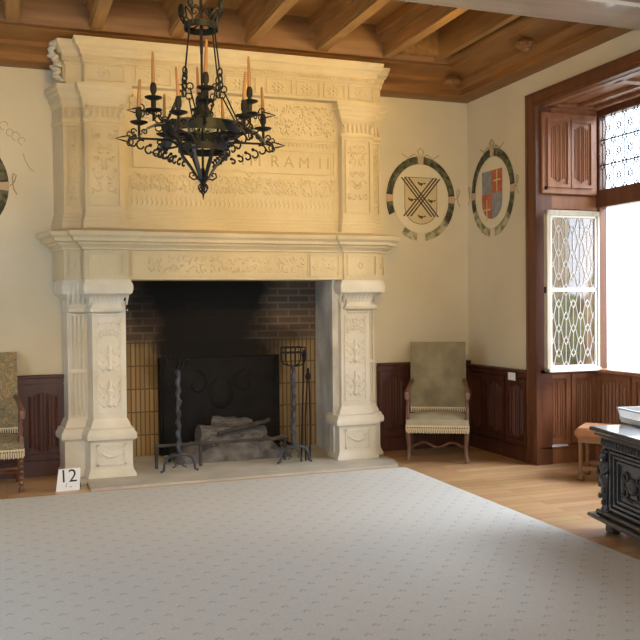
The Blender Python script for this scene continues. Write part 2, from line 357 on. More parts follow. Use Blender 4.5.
def spiral(cx, cz, r, turns, a0, sgn, n=16):
    return [(cx + r*(1-0.75*i/n)*math.cos(a0+sgn*turns*2*PI*i/n), cz + r*(1-0.75*i/n)*math.sin(a0+sgn*turns*2*PI*i/n)) for i in range(n+1)]
def relief(mb, x0, x1, z0, z1, y, sc, seed=0, leaf=1.0, sym=False, th=0.22):
    """carved foliage: scrolls and leaves standing off plane y (towards -Y)"""
    rd = random.Random(seed); xm = (x0+x1)/2
    nx = max(1, int(round((x1-x0)/(2*sc)))); nz = max(1, int(round((z1-z0)/(2*sc)))); sx = (x1-x0)/nx; sz = (z1-z0)/nz
    for j in range(nz):
        for i in range(nx if not sym else (nx+1)//2):
            cx = x0+(i+0.5)*sx; cz = z0+(j+0.5)*sz; a0 = rd.uniform(0, 6.28); sg = rd.choice((-1, 1)); rr = sc*rd.uniform(0.7, 0.95)
            items = [(cx, a0, sg)]
            if sym: items.append((2*xm-cx, PI-a0, -sg))
            lv = [(rd.uniform(-1, 1), rd.uniform(-1, 1), rd.uniform(0, PI)) for _ in range(int(3*leaf))]
            for q, (c, a, s_) in enumerate(items):
                mb.tube([(px, y-0.004, pz) for px, pz in spiral(c, cz, rr, 0.85, a, s_, 10)], [sc*th*(1-0.5*k/10) for k in range(11)], 5)
                for (lx, lz, la) in lv:
                    ex = lx*sx*0.48; la_ = la if q == 0 else PI-la; ex = ex if q == 0 else -ex
                    px = min(max(c+ex, x0+sc*0.3), x1-sc*0.3); pz = min(max(cz+lz*sz*0.48, z0+sc*0.3), z1-sc*0.3)
                    mb.ell((px, y, pz), (sc*0.36, sc*0.30, sc*0.14), 6, 4, Matrix.Rotation(la_, 3, 'Y'))

def linen(mb, u0, u1, z0, z1, M, folds=3, rail=0.045, th=0.02, panel_d=0.012):
    """framed linenfold panel in local frame: u along x, out = -y"""
    b = MB(M)
    b.box(u0, u0+rail, -th, 0, z0, z1); b.box(u1-rail, u1, -th, 0, z0, z1)
    b.box(u0+rail, u1-rail, -th, 0, z0, z0+rail); b.box(u0+rail, u1-rail, -th, 0, z1-rail, z1)
    a, c = u0+rail+0.012, u1-rail-0.012; h0, h1 = z0+rail+0.02, z1-rail-0.02
    n = folds*2+1; step = (c-a)/n
    for i in range(n):
        mid = abs(i-(n-1)/2)/(n/2); g = mid*0.05
        b.tube([(a+(i+.5)*step, -0.002, h0+g), (a+(i+.5)*step, -0.002, h1-g)], step*(0.42 if i % 2 == 0 else 0.25), 6)
    mb.v, n0 = mb.v + b.v, len(mb.v); mb.f += [tuple(i+n0 for i in f) for f in b.f]

# ------------------------------------------------------------------ room shell
XW, YB, H, HW = 4.76, 8.35, 3.72, 0.93
XL, YR = -2.7, -2.2
BY0, BY1, BT = 4.0, 7.05, 3.43       # bay opening
struct(MB().box(XL, 5.9, YR, 9.1, -0.1, 0).build('floor', plank_m))
# back wall with the firebox opening
b = MB()
b.slab([(XL, 0), (1.0, 0), (1.0, 1.85), (3.2, 1.85), (3.2, 0), (XW, 0), (XW, 4.4), (XL, 4.4)], YB, YB+0.15)
struct(b.build('wall_back', plaster))
struct(MB().box(XL-0.15, XL, YR, YB, 0, 4.4).build('wall_left', plaster))
struct(MB().box(XL-.15, XW+.15, YR-0.15, YR, 0, 4.4).build('wall_rear', plaster))
b = MB(); b.box(XW, XW+0.15, BY1, YB+.15, 0, 4.4); b.box(XW, XW+0.15, BY0, BY1, BT, 4.4); b.box(XW, XW+0.15, YR, BY0, 0, 4.4)
struct(b.build('wall_right', plaster))
struct(MB().box(XL-.15, XW+.15, YR-.15, YB+.15, 4.28, 4.4).build('ceiling', oak_c))
# moulded border beams (back and right)
prof = [(0, 3.72), (0.16, 3.72), (0.19, 3.74), (0.19, 3.80), (0.22, 3.83), (0.27, 3.85), (0.27, 3.89), (0.31, 3.92), (0.40, 3.95), (0.42, 3.97), (0.50, 3.97), (0.52, 4.0), (0.52, 4.28), (0, 4.28)]
# the plan runs so that "outward" points into the room
t1 = MB(); t1.sweep([(XL, YB), (XW, YB), (XW, YR)], prof)
struct(t1.build('trim_1', oak_d, smooth=True))
# main cross beam in front of the coffers
b = MB(); b.sweep([(XL, 5.60), (XW, 5.60)], [(0, 3.69), (0.43, 3.69), (0.45, 3.71), (0.45, 4.28), (0, 4.28)])
struct(b.build('trim_2', beam_m))
# coffer joists: one mesh each
for i, jx in enumerate([-1.96, -1.27, -0.58, 0.10, 0.79, 1.49, 2.19, 2.89, 3.59]):
    for (ya, yb) in ((5.60, YB-0.5),):
        b = MB()
        for (hw_, za, zb) in ((0.05, 3.975, 4.0), (0.065, 4.0, 4.03), (0.05, 4.03, 4.12), (0.08, 4.12, 4.19), (0.13, 4.19, 4.28)):
            b.box(jx-hw_, jx+hw_, ya, yb, za, zb)
        b.v = b.v
        struct(b.build('trim_%d' % (10+i), oak_j))
# longitudinal joist beside the right border and a recessed coffer moulding
b = MB(); b.box(4.10, 4.17, 5.60, YB-.5, 3.99, 4.28); b.box(3.72, 4.24, YB-0.60, YB-.5, 4.02, 4.28)
struct(b.build('trim_20', oak_j))
bosses = [(4.45, 6.75, 3.88), (4.40, 8.02, 3.85)]
for i, (x, y, z) in enumerate(bosses):
    b = MB(); b.ell((x, y, z), (0.09, 0.09, 0.05), 12, 6); b.ell((x, y, z-0.035), (0.05, 0.05, 0.04), 10, 5)
    for k in range(6): b.ell((x+0.075*math.cos(k*PI/3), y+0.075*math.sin(k*PI/3), z-0.012), (0.03, 0.03, 0.03), 6, 4)
    o = b.build('carved_boss', oak_d, smooth=True)
    tag(o, ['carved wooden boss on the ceiling border above the bay window', 'carved wooden boss in the ceiling corner between fireplace and window wall'][i], 'boss', 'carved bosses on the ceiling border')

# wainscot
def wainscot(name, M, L_, seg=0.42, m=wains, HW=HW):
    b = MB(M)
    b.box(0, L_, -0.02, 0, 0, HW-0.03); b.box(0, L_, -0.035, 0, 0, 0.13); b.box(0, L_, -0.045, 0, 0.13, 0.145)
    b.box(0, L_, -0.06, 0, HW-0.03, HW, 0.008); b.box(0, L_, -0.04, 0, HW-0.075, HW-0.03)
    n = max(1, int(round(L_/seg))); st = L_/n
    for i in range(n): linen(b2 := MB(), i*st+0.015, (i+1)*st-0.015, 0.16, HW-0.09, M @ Matrix.Translation((0, -0.02, 0))); b.v, k = b.v+b2.v, len(b.v); b.f += [tuple(q+k for q in f) for f in b2.f]
    return struct(b.build(name, m))
wainscot('trim_3', Matrix.Translation((XL, YB, 0)), 0.52-XL)
wainscot('trim_4', Matrix.Translation((3.66, YB, 0)), XW-3.66)
wainscot('trim_5', Matrix.Translation((XW, YB, 0)) @ Matrix.Rotation(-PI/2, 4, 'Z'), YB-BY1-0.13, HW=0.895)

# ---- bay: architrave, reveal, ceiling, window wall
XG = 5.44
b = MB(); b.box(XW-0.03, XW, BY1, BY1+0.13, 0, BT+0.10, 0.008); b.box(XW-0.03, XW, BY0-.13, BY1+0.0, BT, BT+0.10, 0.008)
b.box(XW-0.04, XW, BY1+0.10, BY1+0.13, 0, BT+0.10); b.box(XW-0.04, XW, BY0-.13, BY1+0.13, BT+0.08, BT+0.10)
b.box(XW-0.03, XW+0.15, BY1-0.03, BY1, 0, BT); b.box(XW-0.03, XW+0.15, BY0, BY1, BT-0.03, BT)
struct(b.build('trim_6', mahog_d, bev=0.004))
b = MB(); b.box(XW, XG+0.1, BY1, BY1+0.12, 0, BT); struct(b.build('wall_bay_far', mahog))
b = MB(); b.box(XW, XG+0.1, BY0-0.12, BY0, 0, BT); struct(b.build('wall_bay_near', mahog))
# bay ceiling
b = MB(); b.box(XW, XG+.1, BY0, BY1, BT, BT+0.1)
for y in (BY1-0.06, BY1-1.02, BY1-2.0, BY1-2.95): b.box(XW+.02, XG, y-0.05, y+0.05, BT-0.03, BT)
for x in (XW+0.07, XW+0.42, XG-0.06): b.box(x-0.03, x+0.03, BY0, BY1, BT-0.035, BT)
struct(b.build('ceiling_bay', mahog, bev=0.004))
# reveal framing and lower linenfold
b = MB()
Mr = Matrix.Translation((XW+0.02, BY1, 0))
b.box(XW+0.02, XG, BY1-0.02, BY1, 0, 0.15); b.box(XW+0.02, XG, BY1-0.03, BY1, 0.15, 0.165)
b.box(XW+0.02, XG, BY1-0.03, BY1, 0.87, 0.91)
b.box(XW+0.02, XG, BY1-0.025, BY1, 2.44, 2.57); b.box(XW+0.02, XG, BY1-0.025, BY1, BT-0.09, BT)
linen(b, 0.03, 0.34, 0.19, 0.86, Mr); linen(b, 0.36, 0.655, 0.19, 0.86, Mr)
struct(b.build('trim_7', mahog, bev=0.002))
b = MB(); b.box(4.90, 5.08, BY1-0.035, BY1-0.02, 0.165, 0.185)
tag(b.build('vent_slot', lead), 'thin pale metal slot at foot of linenfold reveal panel', 'vent')
# shutter / cupboard door high on the reveal
sh = thing('panelled_shutter', 'reddish wooden shutter with two linenfold panels folded high in the bay reveal', 'shutter', (XW+0.025, BY1-0.03, 2.58))
b = MB(); b.box(0, 0.62, -0.03, 0.0, 0, 0.77, 0.006); b.build('door_leaf', mahog, sh)
b = MB(); linen(b, 0.05, 0.305, 0.06, 0.71, Matrix.Translation((0, -0.03, 0)), rail=0.03); linen(b, 0.315, 0.57, 0.06, 0.71, Matrix.Translation((0, -0.03, 0)), rail=0.03)
b.build('linenfold_panel', mahog, sh)
b = MB(); b.ell((0.04, -0.045, 0.05), (0.012, 0.012, 0.012)); b.box(0.025, 0.055, -0.036, -0.03, 0.035, 0.065); b.build('latch', iron, sh)
# window wall
wd = sempty('window_1', (XG, BY1, 0))
def wbox(b, y0, y1, z0, z1, x0=0.0, x1=0.09, ch=0.006): b.box(x0, x1, y0-BY1, y1-BY1, z0, z1, ch)
b = MB()
wbox(b, BY1-0.05, BY1, 0.9, BT); wbox(b, BY0, BY1, BT-0.09, BT); wbox(b, BY0, BY1, 2.46, 2.63, -0.02)
yy = [BY1-0.05, BY1-1.05, BY1-2.05, BY0+.05]
for y in yy[1:]: wbox(b, y-0.05, y+0.05, 0.9, BT)
b.build('window_frame', mahog_d, wd)
b = MB(); b.box(-0.10, 0.10, BY0-BY1, 0, 0.87, 0.905, 0.006); b.build('window_sill', mahog, wd)
b = MB(); b.box(0.0, 0.10, BY0-BY1, 0, 0, 0.87); b.box(-0.03, 0, BY0-BY1, 0, 0, 0.15)
for i in range(6): linen(b, 0.03+i*0.51, 0.50+i*0.51, 0.19, 0.86, Matrix.Rotation(-PI/2, 4, 'Z'))
b.build('window_apron', mahog, wd)
def lattice(b, W_, Z0, Z1, cw, chh, r, y=0.0):
    nx = max(1, round(W_/cw)); nz = max(1, round((Z1-Z0)/chh)); cw = W_/nx; chh = (Z1-Z0)/nz
    def seg(p, q):
        if max(p[0], q[0]) > W_+1e-4 or min(p[0], q[0]) < -1e-4 or max(p[1], q[1]) > Z1+1e-4 or min(p[1], q[1]) < Z0-1e-4: return
        b.tube([(p[0], y, p[1]), (q[0], y, q[1])], r, 4)
    for i in range(-1, nx+1):
        for j in range(-1, nz+1):
            cx = (i+.5)*cw; cz = Z0+(j+.5)*chh; dx, dz = cw*0.16, chh*0.17
            D = [(cx+dx, cz), (cx, cz+dz), (cx-dx, cz), (cx, cz-dz)]
            for k in range(4): seg(D[k], D[(k+1) % 4])
            seg(D[1], (cx, cz+chh-dz))
            if j < 0 or True:
                hx, hz = cx+cw/2, cz+chh/2           # offset diamond
                D2 = [(hx+dx, hz), (hx, hz+dz), (hx-dx, hz), (hx, hz-dz)]
                for k in range(4): seg(D2[k], D2[(k+1) % 4])
                seg(D2[1], (hx, hz+chh-dz))
                seg(D[0], D2[2]); seg(D2[2], (cx+dx, cz+chh)); seg(D2[0], (cx+cw-dx, cz)); seg(D2[0], (cx+cw-dx, cz+chh))
# transom lights
for k in range(3):
    ya, yb = yy[k]-(0.05 if k else 0), yy[k+1]+0.05
    W_ = ya-yb
    g = MB(); g.box(0.045, 0.049, yb-BY1, ya-BY1, 2.63, BT-0.09); gl = g.build('pane', glass_clear, wd)
    b = MB(Matrix.Translation((0.04, ya-BY1, 0)) @ Matrix.Rotation(-PI/2, 4, 'Z'))
    lattice(b, W_, 2.63, BT-0.09, 0.17, 0.24, 0.006)
    for z in (2.87, 3.11): b.tube([(0, -0.01, z), (W_, -0.01, z)], 0.007, 5)
    b.build('lead_lattice', lead_d, wd)
# open casement lying inwards against the reveal
ca = bpy.data.objects.new('open_casement', None); COL.objects.link(ca); ca.parent = wd
ca.location = (-0.065, -0.11, 0.895); ca.rotation_euler = (0, 0, R(1.5))
CW, CH = 0.61, 1.52
b = MB(); b.box(-CW, -CW+0.045, -0.03, 0.02, 0, CH, 0.004); b.box(-0.03, 0, -0.03, 0.02, 0, CH, 0.004)
b.box(-CW, 0, -0.03, 0.02, CH-0.05, CH, 0.004); b.box(-CW, 0, -0.03, 0.02, 0, 0.04, 0.004); b.build('casement_frame', casewood, ca)
b = MB(); x0, x1 = -CW+0.045, -0.03
for (a_, c_, d_, e_) in ((x0, x0+0.018, 0.04, CH-0.05), (x1-0.018, x1, 0.04, CH-0.05), (x0, x1, 0.04, 0.058), (x0, x1, CH-0.068, CH-0.05), (x0, x1, 0.755, 0.79)):
    b.box(a_, c_, -0.02, 0.01, d_, e_)
b.box(x0-0.03, x1+.02, -0.055, -0.03, 0.0, 0.03)
b.build('bead', casewhite, ca)
b = MB(); b.box(x0, x1, -0.003, 0.001, 0.04, CH-0.05); b.build('pane', glass_old, ca)
for (za, zb) in ((0.058, 0.755), (0.79, CH-0.068)):
    b = MB(Matrix.Translation((x0+.018, -0.006, 0))); lattice(b, x1-x0-0.036, za, zb, 0.175, 0.235, 0.005)
    b.build('lead_lattice', lead, ca)
b = MB(); b.box(-CW-0.012, -CW, -0.02, 0.0, 0.74, 0.80); b.build('hinge', iron, ca)

# garden outside, seen reflected in the casement
b = MB(); b.box(6.2, 30, -25, 30, -1.2, -1.0); struct(b.build('ground', lawn))
b = MB(); b.box(11.0, 11.6, -2.3, -1.15, -1, 8.0, 0.03); b.box(10.95, 11.65, -2.35, -1.1, 2.0, 2.15)
tag(b.build('garden_pillar', sand), 'tall golden sandstone pillar in the garden outside the bay window', 'pillar')
rd = random.Random(5)
b = MB(); b.tube([(11.5, -0.3, -1), (11.6, -0.3, 0.6), (11.5, -0.3, 1.6)], [0.2, 0.15, 0.08], 8)
for k in range(60):
    a = rd.uniform(0, 6.28); rr = rd.uniform(0, 0.7); b.ell((11.5+rr*math.cos(a), -0.2+rr*math.sin(a), rd.uniform(-0.6, 1.9)), (rd.uniform(.15, .35),)*3, 7, 5)
tag(b.build('garden_shrub', leafm), 'leafy green shrub in the garden outside the bay window', 'shrub')

# ------------------------------------------------------------------ fireplace
fp = thing('fireplace', 'monumental carved limestone fireplace with tall overmantel reaching the wooden ceiling', 'fireplace', (0, 0, 0))
P = lambda mb, name, m=stone, parent=None, **k: mb.build(name, m, parent or fp, **k)
HZ = 0.02
# hearth slab
b = MB(); b.prism([(0.66, 7.49), (3.50, 7.49), (3.58, 7.75), (3.58, 8.34), (3.18, 8.34), (3.18, 8.94), (1.02, 8.94), (1.02, 8.34), (0.55, 8.34), (0.55, 7.8), (0.66, 7.8)], 0.0, HZ)
P(b, 'hearth', hearth_m)
# firebox
b = MB(); b.box(0.95, 3.3, 8.92, 9.05, 0, 1.19); P(b, 'firebox_back', tile_b)
b = MB(); b.box(0.95, 3.3, 8.92, 9.05, 1.19, 2.4); P(b, 'firebox_upper_back', brick_b)
b = MB(); b.prism([(3.06, 8.06), (3.19, 8.92), (3.34, 8.92), (3.34, 8.34), (3.16, 8.06)], HZ, 2.2); P(b, 'firebox_jamb', jamb_m)
b = MB(); b.prism([(0.95, 8.2), (1.00, 8.2), (1.02, 8.92), (0.95, 8.92)], HZ, 2.2); P(b, 'firebox_jamb', tile_b)
b = MB(); b.box(0.95, 3.34, 8.1, 9.05, 2.2, 2.3); P(b, 'smoke_chamber', castiron)

def pier(side):
    if side < 0:
        plan = [(0.50, 8.34), (0.53, 8.13), (0.70, 8.13), (0.735, 7.98), (1.03, 7.98), (1.03, 8.22)]
        core = plan; fx = (0.735, 1.03); rx = (0.545, 0.69)
    else:
        plan = [(3.12, 8.22), (3.12, 7.98), (3.425, 7.98), (3.44, 8.13), (3.545, 8.13), (3.585, 8.34)]
        core = plan; fx = (3.12, 3.425); rx = (3.45, 3.54)
    close = [(plan[-1][0], 8.34), (plan[0][0], 8.34)]
    if side < 0: cplan = [(0.545, 8.34), (0.585, 8.13), (0.72, 8.13), (0.755, 7.98), (0.96, 7.98), (0.96, 8.22)]
    else: cplan = [(3.20, 8.22), (3.20, 7.98), (3.40, 7.98), (3.415, 8.13), (3.51, 8.13), (3.55, 8.34)]
    g = P(MB().prism(core + [c for c in close if c not in core], HZ, 1.60), 'pier', stone_low)
    # base
    P(MB().sweep(plan, [(0, HZ), (0.07, HZ), (0.07, 0.045), (0.05, 0.08), (0.043, 0.11), (0.043, 0.33), (0.05, 0.345), (0.075, 0.36), (0.08, 0.385), (0.075, 0.415), (0.06, 0.43), (0.055, 0.45), (0.035, 0.46), (0.03, 0.48), (0.012, 0.52), (0.0, 0.54)]), 'pier_base', stone_low, smooth=True)
    # carved base panel
    b = MB(); x0, x1 = fx; y = 7.937
    for q in ((x0+0.02, x1-0.02, 0.125, 0.14), (x0+0.02, x1-0.02, 0.30, 0.315)): b.box(q[0], q[1], y-0.008, y+0.005, q[2], q[3])
    for q in ((x0+0.02, x0+0.035), (x1-0.035, x1-0.02)): b.box(q[0], q[1], y-0.008, y+0.005, 0.125, 0.315)
    xm = (x0+x1)/2
    b.tube([(xm-0.10+0.20*k/12, y, 0.25-0.05*math.sin(PI*k/12)) for k in range(13)], [0.006+0.012*math.sin(PI*k/12) for k in range(13)], 6)
    for s_ in (-1, 1): b.tube([(px, y, pz) for px, pz in spiral(xm+s_*0.09, 0.24, 0.03, 1, 0, s_)], 0.006, 5)
    P(b, 'base_relief', stone_low, g, smooth=True)
    # shaft panels: three carved fields with frames
    b = MB(); y = 7.98
    b.box(x0+0.035, x0+0.05, y-0.01, y, 0.60, 1.44); b.box(x1-0.05, x1-0.035, y-0.01, y, 0.60, 1.44)
    for z in (0.60, 0.93, 1.24, 1.44): b.box(x0+0.035, x1-0.035, y-0.01, y, z-0.007, z+0.007)
    P(b, 'panel_frame', stone_low, g)
    b = MB(); rd = random.Random(3 if side < 0 else 9)
    for (za, zb) in ((0.62, 0.92), (0.95, 1.23)):
        h_ = zb-za; zc = za+h_*0.15
        b.lathe([(0.012, 0), (0.03, h_*0.08), (0.012, h_*0.2), (0.02, h_*0.35), (0.035, h_*0.5), (0.015, h_*0.62), (0.02, h_*0.75), (0.004, h_*0.85)], (xm, y, zc-h_*0.08), 8)
        for s_ in (-1, 1):
            for kk, (zo, rr) in enumerate(((0.22, 0.034), (0.5, 0.042), (0.76, 0.032))):
                b.tube([(px, y, pz) for px, pz in spiral(xm+s_*0.062, za+h_*zo, rr, 0.9, PI/2+s_*PI/2, s_*(-1 if kk % 2 else 1), 12)], [0.009*(1-0.05*q) for q in range(13)], 5)
                b.ell((xm+s_*0.095, y, za+h_*zo+0.02), (0.013, 0.01, 0.024), 6, 4, Matrix.Rotation(s_*0.6, 3, 'Y'))
                b.ell((xm+s_*0.045, y, za+h_*zo-0.035), (0.02, 0.012, 0.01), 6, 4, Matrix.Rotation(s_*0.5, 3, 'Y'))
    relief(b, x0+0.055, x1-0.055, 1.26, 1.42, y, 0.035, 21, 1.0, True)
    P(b, 'shaft_relief', stone_low, g, smooth=True)
    # flutes on the set-back pilaster
    b = MB(); n = 4 if side < 0 else 3; st = (rx[1]-rx[0])/n
    for k in range(n): b.box(rx[0]+k*st+st*0.18, rx[0]+(k+1)*st-st*0.18, 8.13-0.016, 8.13, 0.56, 1.48, 0.006)
    b.box(rx[0], rx[1], 8.108, 8.13, 0.95, 0.99, 0.004)
    P(b, 'fluting', stone_low, g)
    # capital
    prof_ = [(0, 1.46), (0.012, 1.47), (0.012, 1.485), (0.0, 1.49), (0.045, 1.50), (0.055, 1.505), (0.055, 1.53), (0.035, 1.545), (0.025, 1.57), (0.04, 1.61), (0.075, 1.645), (0.115, 1.665), (0.125, 1.70), (0.125, 1.74), (0.11, 1.77), (0.105, 1.79), (0, 1.79)]
    c = P(MB().sweep(cplan, prof_), 'capital', stone_low, smooth=True)
    b = MB()
    n = 9
    for k in range(n):
        xx = x0-0.04 + (x1-x0+0.07)*(k+.5)/n; ww = (x1-x0+0.07)/n
        b.tube([(xx, 7.98-0.02, 1.565), (xx, 7.98-0.03, 1.61), (xx, 7.98-0.068, 1.655), (xx, 7.98-0.106, 1.69), (xx, 7.98-0.114, 1.73), (xx, 7.98-0.108, 1.76)], [ww*0.15, ww*0.3, ww*0.4, ww*0.42, ww*0.35, ww*0.1], 6)
    for k in range(4):
        xx = rx[0]-0.03+(rx[1]-rx[0]+.03)*(k+.5)/4
        b.tube([(xx, 8.10, 1.565), (xx, 8.045, 1.655), (xx, 8.008, 1.70), (xx, 8.01, 1.75)], [0.008, 0.02, 0.022, 0.015], 6)
    for k in range(14):
        b.ell((x0-0.02+(x1-x0+0.04)*(k+.5)/14, 7.925, 1.517), (0.008, 0.008, 0.008), 5, 4)
    P(b, 'gadroon', stone_low, c, smooth=True)
pier(-1); pier(1)
# frieze / lintel mass
FPLAN = [(0.42, 8.34), (0.50, 7.98), (0.655, 7.98), (0.665, 7.86), (1.04, 7.86), (1.045, 7.885), (3.105, 7.885), (3.11, 7.86), (3.48, 7.86), (3.49, 7.98), (3.60, 7.98), (3.67, 8.34)]
P(MB().prism(FPLAN, 1.79, 2.10), 'lintel', stone)
b = MB()
def rframe(b, x0, x1, z0, z1, y, t=0.012, d=0.01):
    d = d*1.7
    b.box(x0, x1, y-d, y+0.002, z0, z0+t); b.box(x0, x1, y-d, y+0.002, z1-t, z1); b.box(x0, x0+t, y-d, y+0.002, z0+t, z1-t); b.box(x1-t, x1, y-d, y+0.002, z0+t, z1-t)
for q in ((0.70, 1.01, 1.83, 2.03, 7.86), (3.14, 3.45, 1.83, 2.03, 7.86), (1.08, 2.755, 1.82, 2.04, 7.885), (2.765, 3.07, 1.82, 2.04, 7.885), (0.52, 0.64, 1.83, 2.03, 7.98), (3.505, 3.59, 1.83, 2.03, 7.98)):
    b = MB(); rframe(b, *q); ff = P(b, 'frieze_panel', stone)
    b = MB(); cx = (q[0]+q[1])/2
    if q[1]-q[0] > 1: relief(b, 1.22, 2.72, 1.85, 2.01, 7.885, 0.04, 4, 1.2, th=0.17)
    elif q[4] == 7.885: relief(b, 2.80, 3.04, 1.86, 2.00, 7.885, 0.035, 7, 1, th=0.15)
    elif q[0] != 0.70:
        for k in range(6): b.ell((cx+0.022*math.cos(k*PI/3), q[4], 1.93+0.022*math.sin(k*PI/3)), (0.012, 0.008, 0.012), 6, 4)
    else: continue
    P(b, 'frieze_relief', stone, ff, smooth=True)
P(MB().sweep(FPLAN, [(0, 2.05), (0.02, 2.055), (0.02, 2.07), (0.035, 2.085), (0.06, 2.10), (0.06, 2.115), (0.10, 2.125), (0.105, 2.15), (0.12, 2.165), (0.135, 2.17), (0.145, 2.19), (0.15, 2.205), (0.12, 2.215), (-0.06, 2.25), (-0.06, 2.26), (-0.2, 2.26)]), 'mantel_cornice', stone)
# overmantel
HPLAN = [(0.44, 8.34), (0.515, 8.08), (0.675, 8.08), (0.69, 7.96), (1.03, 7.96), (1.04, 8.03), (3.13, 8.03), (3.14, 7.96), (3.47, 7.96), (3.485, 8.08), (3.60, 8.08), (3.67, 8.34)]
P(MB().prism(HPLAN, 2.24, 3.92), 'overmantel', stone)
P(MB().sweep(HPLAN, [(0, 2.24), (0.025, 2.24), (0.025, 2.31), (0.018, 2.315), (0.018, 2.345), (0.008, 2.35), (0.008, 2.38), (0.0, 2.385)]), 'overmantel_plinth', stone)
for side in (-1, 1):
    x0, x1 = (0.69, 1.03) if side < 0 else (3.14, 3.47)
    r0, r1 = (0.52, 0.67) if side < 0 else (3.49, 3.60)
    b = MB(); rframe(b, r0+0.02, r1-0.015, 2.45, 3.17, 8.08, 0.01, 0.01); pf2 = P(b, 'pilaster_frame', stone)
    b = MB(); rframe(b, x0+0.03, x1-0.03, 2.45, 3.17, 7.96, 0.014, 0.012)
    b.box(x0+0.045, x1-0.045, 7.952, 7.962, 2.53, 2.54); pf1 = P(b, 'pilaster_frame', stone)
    b = MB(); relief(b, x0+0.055, x1-0.055, 2.56, 3.14, 7.96, 0.055, 31+side, 1.0, True, th=0.18); P(b, 'pilaster_relief', stone, pf1, smooth=True)
    b = MB(); relief(b, r0+0.035, r1-0.03, 2.50, 3.14, 8.08, 0.03, 41+side, 1.0, True)
    P(b, 'pilaster_relief', stone, pf2, smooth=True)
    pl = [(0.44, 8.34), (0.515, 8.08), (0.675, 8.08), (0.69, 7.96), (1.03, 7.96), (1.03, 8.05)] if side < 0 else [(3.14, 8.05), (3.14, 7.96), (3.47, 7.96), (3.485, 8.08), (3.60, 8.08), (3.67, 8.34)]
    c = P(MB().sweep(pl, [(0, 3.19), (0.012, 3.20), (0.012, 3.22), (0.004, 3.225), (0.004, 3.34), (0.02, 3.365), (0.022, 3.375), (0.022, 3.395), (0.035, 3.41), (0.04, 3.44), (0.055, 3.455), (0.058, 3.48), (0.07, 3.495), (0.072, 3.525), (0, 3.53)]), 'upper_capital', stone)
    b = MB()
    for k in range(7):
        xx = x0+(x1-x0)*(k+.5)/7; b.ell((xx, 7.955, 3.285), (0.017, 0.020, 0.05), 8, 6)
    for s_, xx in ((1, x0+0.02), (-1, x1-0.02)):
        b.tube([(px, 7.93, pz) for px, pz in spiral(xx, 3.33, 0.032, 1.1, PI/2, s_)], 0.008, 5); b.ell((xx, 7.95, 3.26), (0.03, 0.03, 0.035), 6, 5)
    P(b, 'capital_leaf', stone, c, smooth=True)
    b = MB()
    for k in range(3): b.ell((r0+(r1-r0)*(k+.5)/3, 8.075, 3.285), (0.018, 0.025, 0.05), 6, 5)
    P(b, 'capital_leaf', stone, c, smooth=True)
# central fields
b = MB(); y = 8.03
rframe(b, 1.06, 3.12, 3.12, 3.155, y, 0.008, 0.012); 
for k in range(52): b.box(1.09+k*0.039, 1.09+k*0.039+0.02, y-0.012, y, 3.085, 3.115)
b.box(1.05, 3.13, y-0.012, y+.002, 2.43, 2.445)
P(b, 'string_course', stone)
b = MB(); rd = random.Random(12)
# upper field: branching lattice of arcs
relief(b, 1.08, 3.10, 3.19, 3.49, y, 0.058, 51, 2.4, th=0.14)
P(b, 'upper_relief', stone, smooth=True)
b = MB(); relief(b, 1.08, 3.10, 2.60, 2.78, y, 0.045, 61, 2.4, th=0.16)
for k in range(10):      # arcade of arches below the banner, left part
    cx = 1.17+k*0.2; b.tube([(cx+0.085*math.cos(a), y, 2.62+0.15*math.sin(a)) for a in [PI*i/12 for i in range(13)]], 0.009, 5)
for k in range(44):      # row of curled leaves along the foot
    cx = 1.10+k*0.0455
    b.tube([(cx, y+.003, 2.47), (cx+0.018, y+.001, 2.505), (cx+0.002, y+.001, 2.54), (cx+0.024, y+.002, 2.585)], [0.006, 0.009, 0.008, 0.004], 5)
P(b, 'lower_relief', stone, smooth=True)
bn = P(MB().box(1.12, 3.08, y-0.014, y+.002, 2.815, 3.045, 0.004), 'inscription_band', stone)
b = MB(); rframe(b, 1.12, 3.08, 2.815, 3.045, y-0.014, 0.012, 0.010)
b.tube([(2.02, y-.016, 2.83), (2.10, y-.016, 2.845), (2.18, y-.016, 2.815), (2.22, y-.016, 2.77), (2.25, y-.016, 2.80), (2.30, y-.016, 2.82)], 0.009, 6)
for k in range(9): b.ell((3.045, y-.014, 2.84+k*0.022), (0.012, 0.008, 0.007), 6, 4)
P(b, 'band_moulding', stone, bn)
text_obj('inscription', 'I M  R A M  I I  F', 0.155, XZ(2.66, y-0.0165, 2.925), stone_mark, bn, 0.0015)
# crown
CPLAN = [(0.46, 8.34), (0.54, 8.06), (0.685, 8.06), (0.69, 7.93), (3.46, 7.93), (3.47, 8.06), (3.60, 8.06), (3.68, 8.34)]
P(MB().prism(CPLAN, 3.53, 3.88), 'crown_frieze', stone)
b = MB(); xs = [0.70, 1.04, 1.14, 1.46, 1.56, 1.86, 1.96, 2.26, 2.36, 2.62, 2.66, 2.90, 2.94, 3.16, 3.20, 3.46]
for i in range(0, len(xs), 2):
    b = MB(); rframe(b, xs[i], xs[i+1], 3.555, 3.70, 7.93, 0.009, 0.012); cp = P(b, 'crown_panel', stone)
    b = MB(); cx = (xs[i]+xs[i+1])/2
    for k in range(8): b.ell((cx+0.05*math.cos(k*PI/4), 7.93, 3.628+0.036*math.sin(k*PI/4)), (0.024, 0.009, 0.012), 6, 4, Matrix.Rotation(-k*PI/4, 3, 'Y'))
    b.ell((cx, 7.93, 3.628), (0.018, 0.018, 0.015), 8, 5)
    P(b, 'crown_rosette', stone, cp, smooth=True)
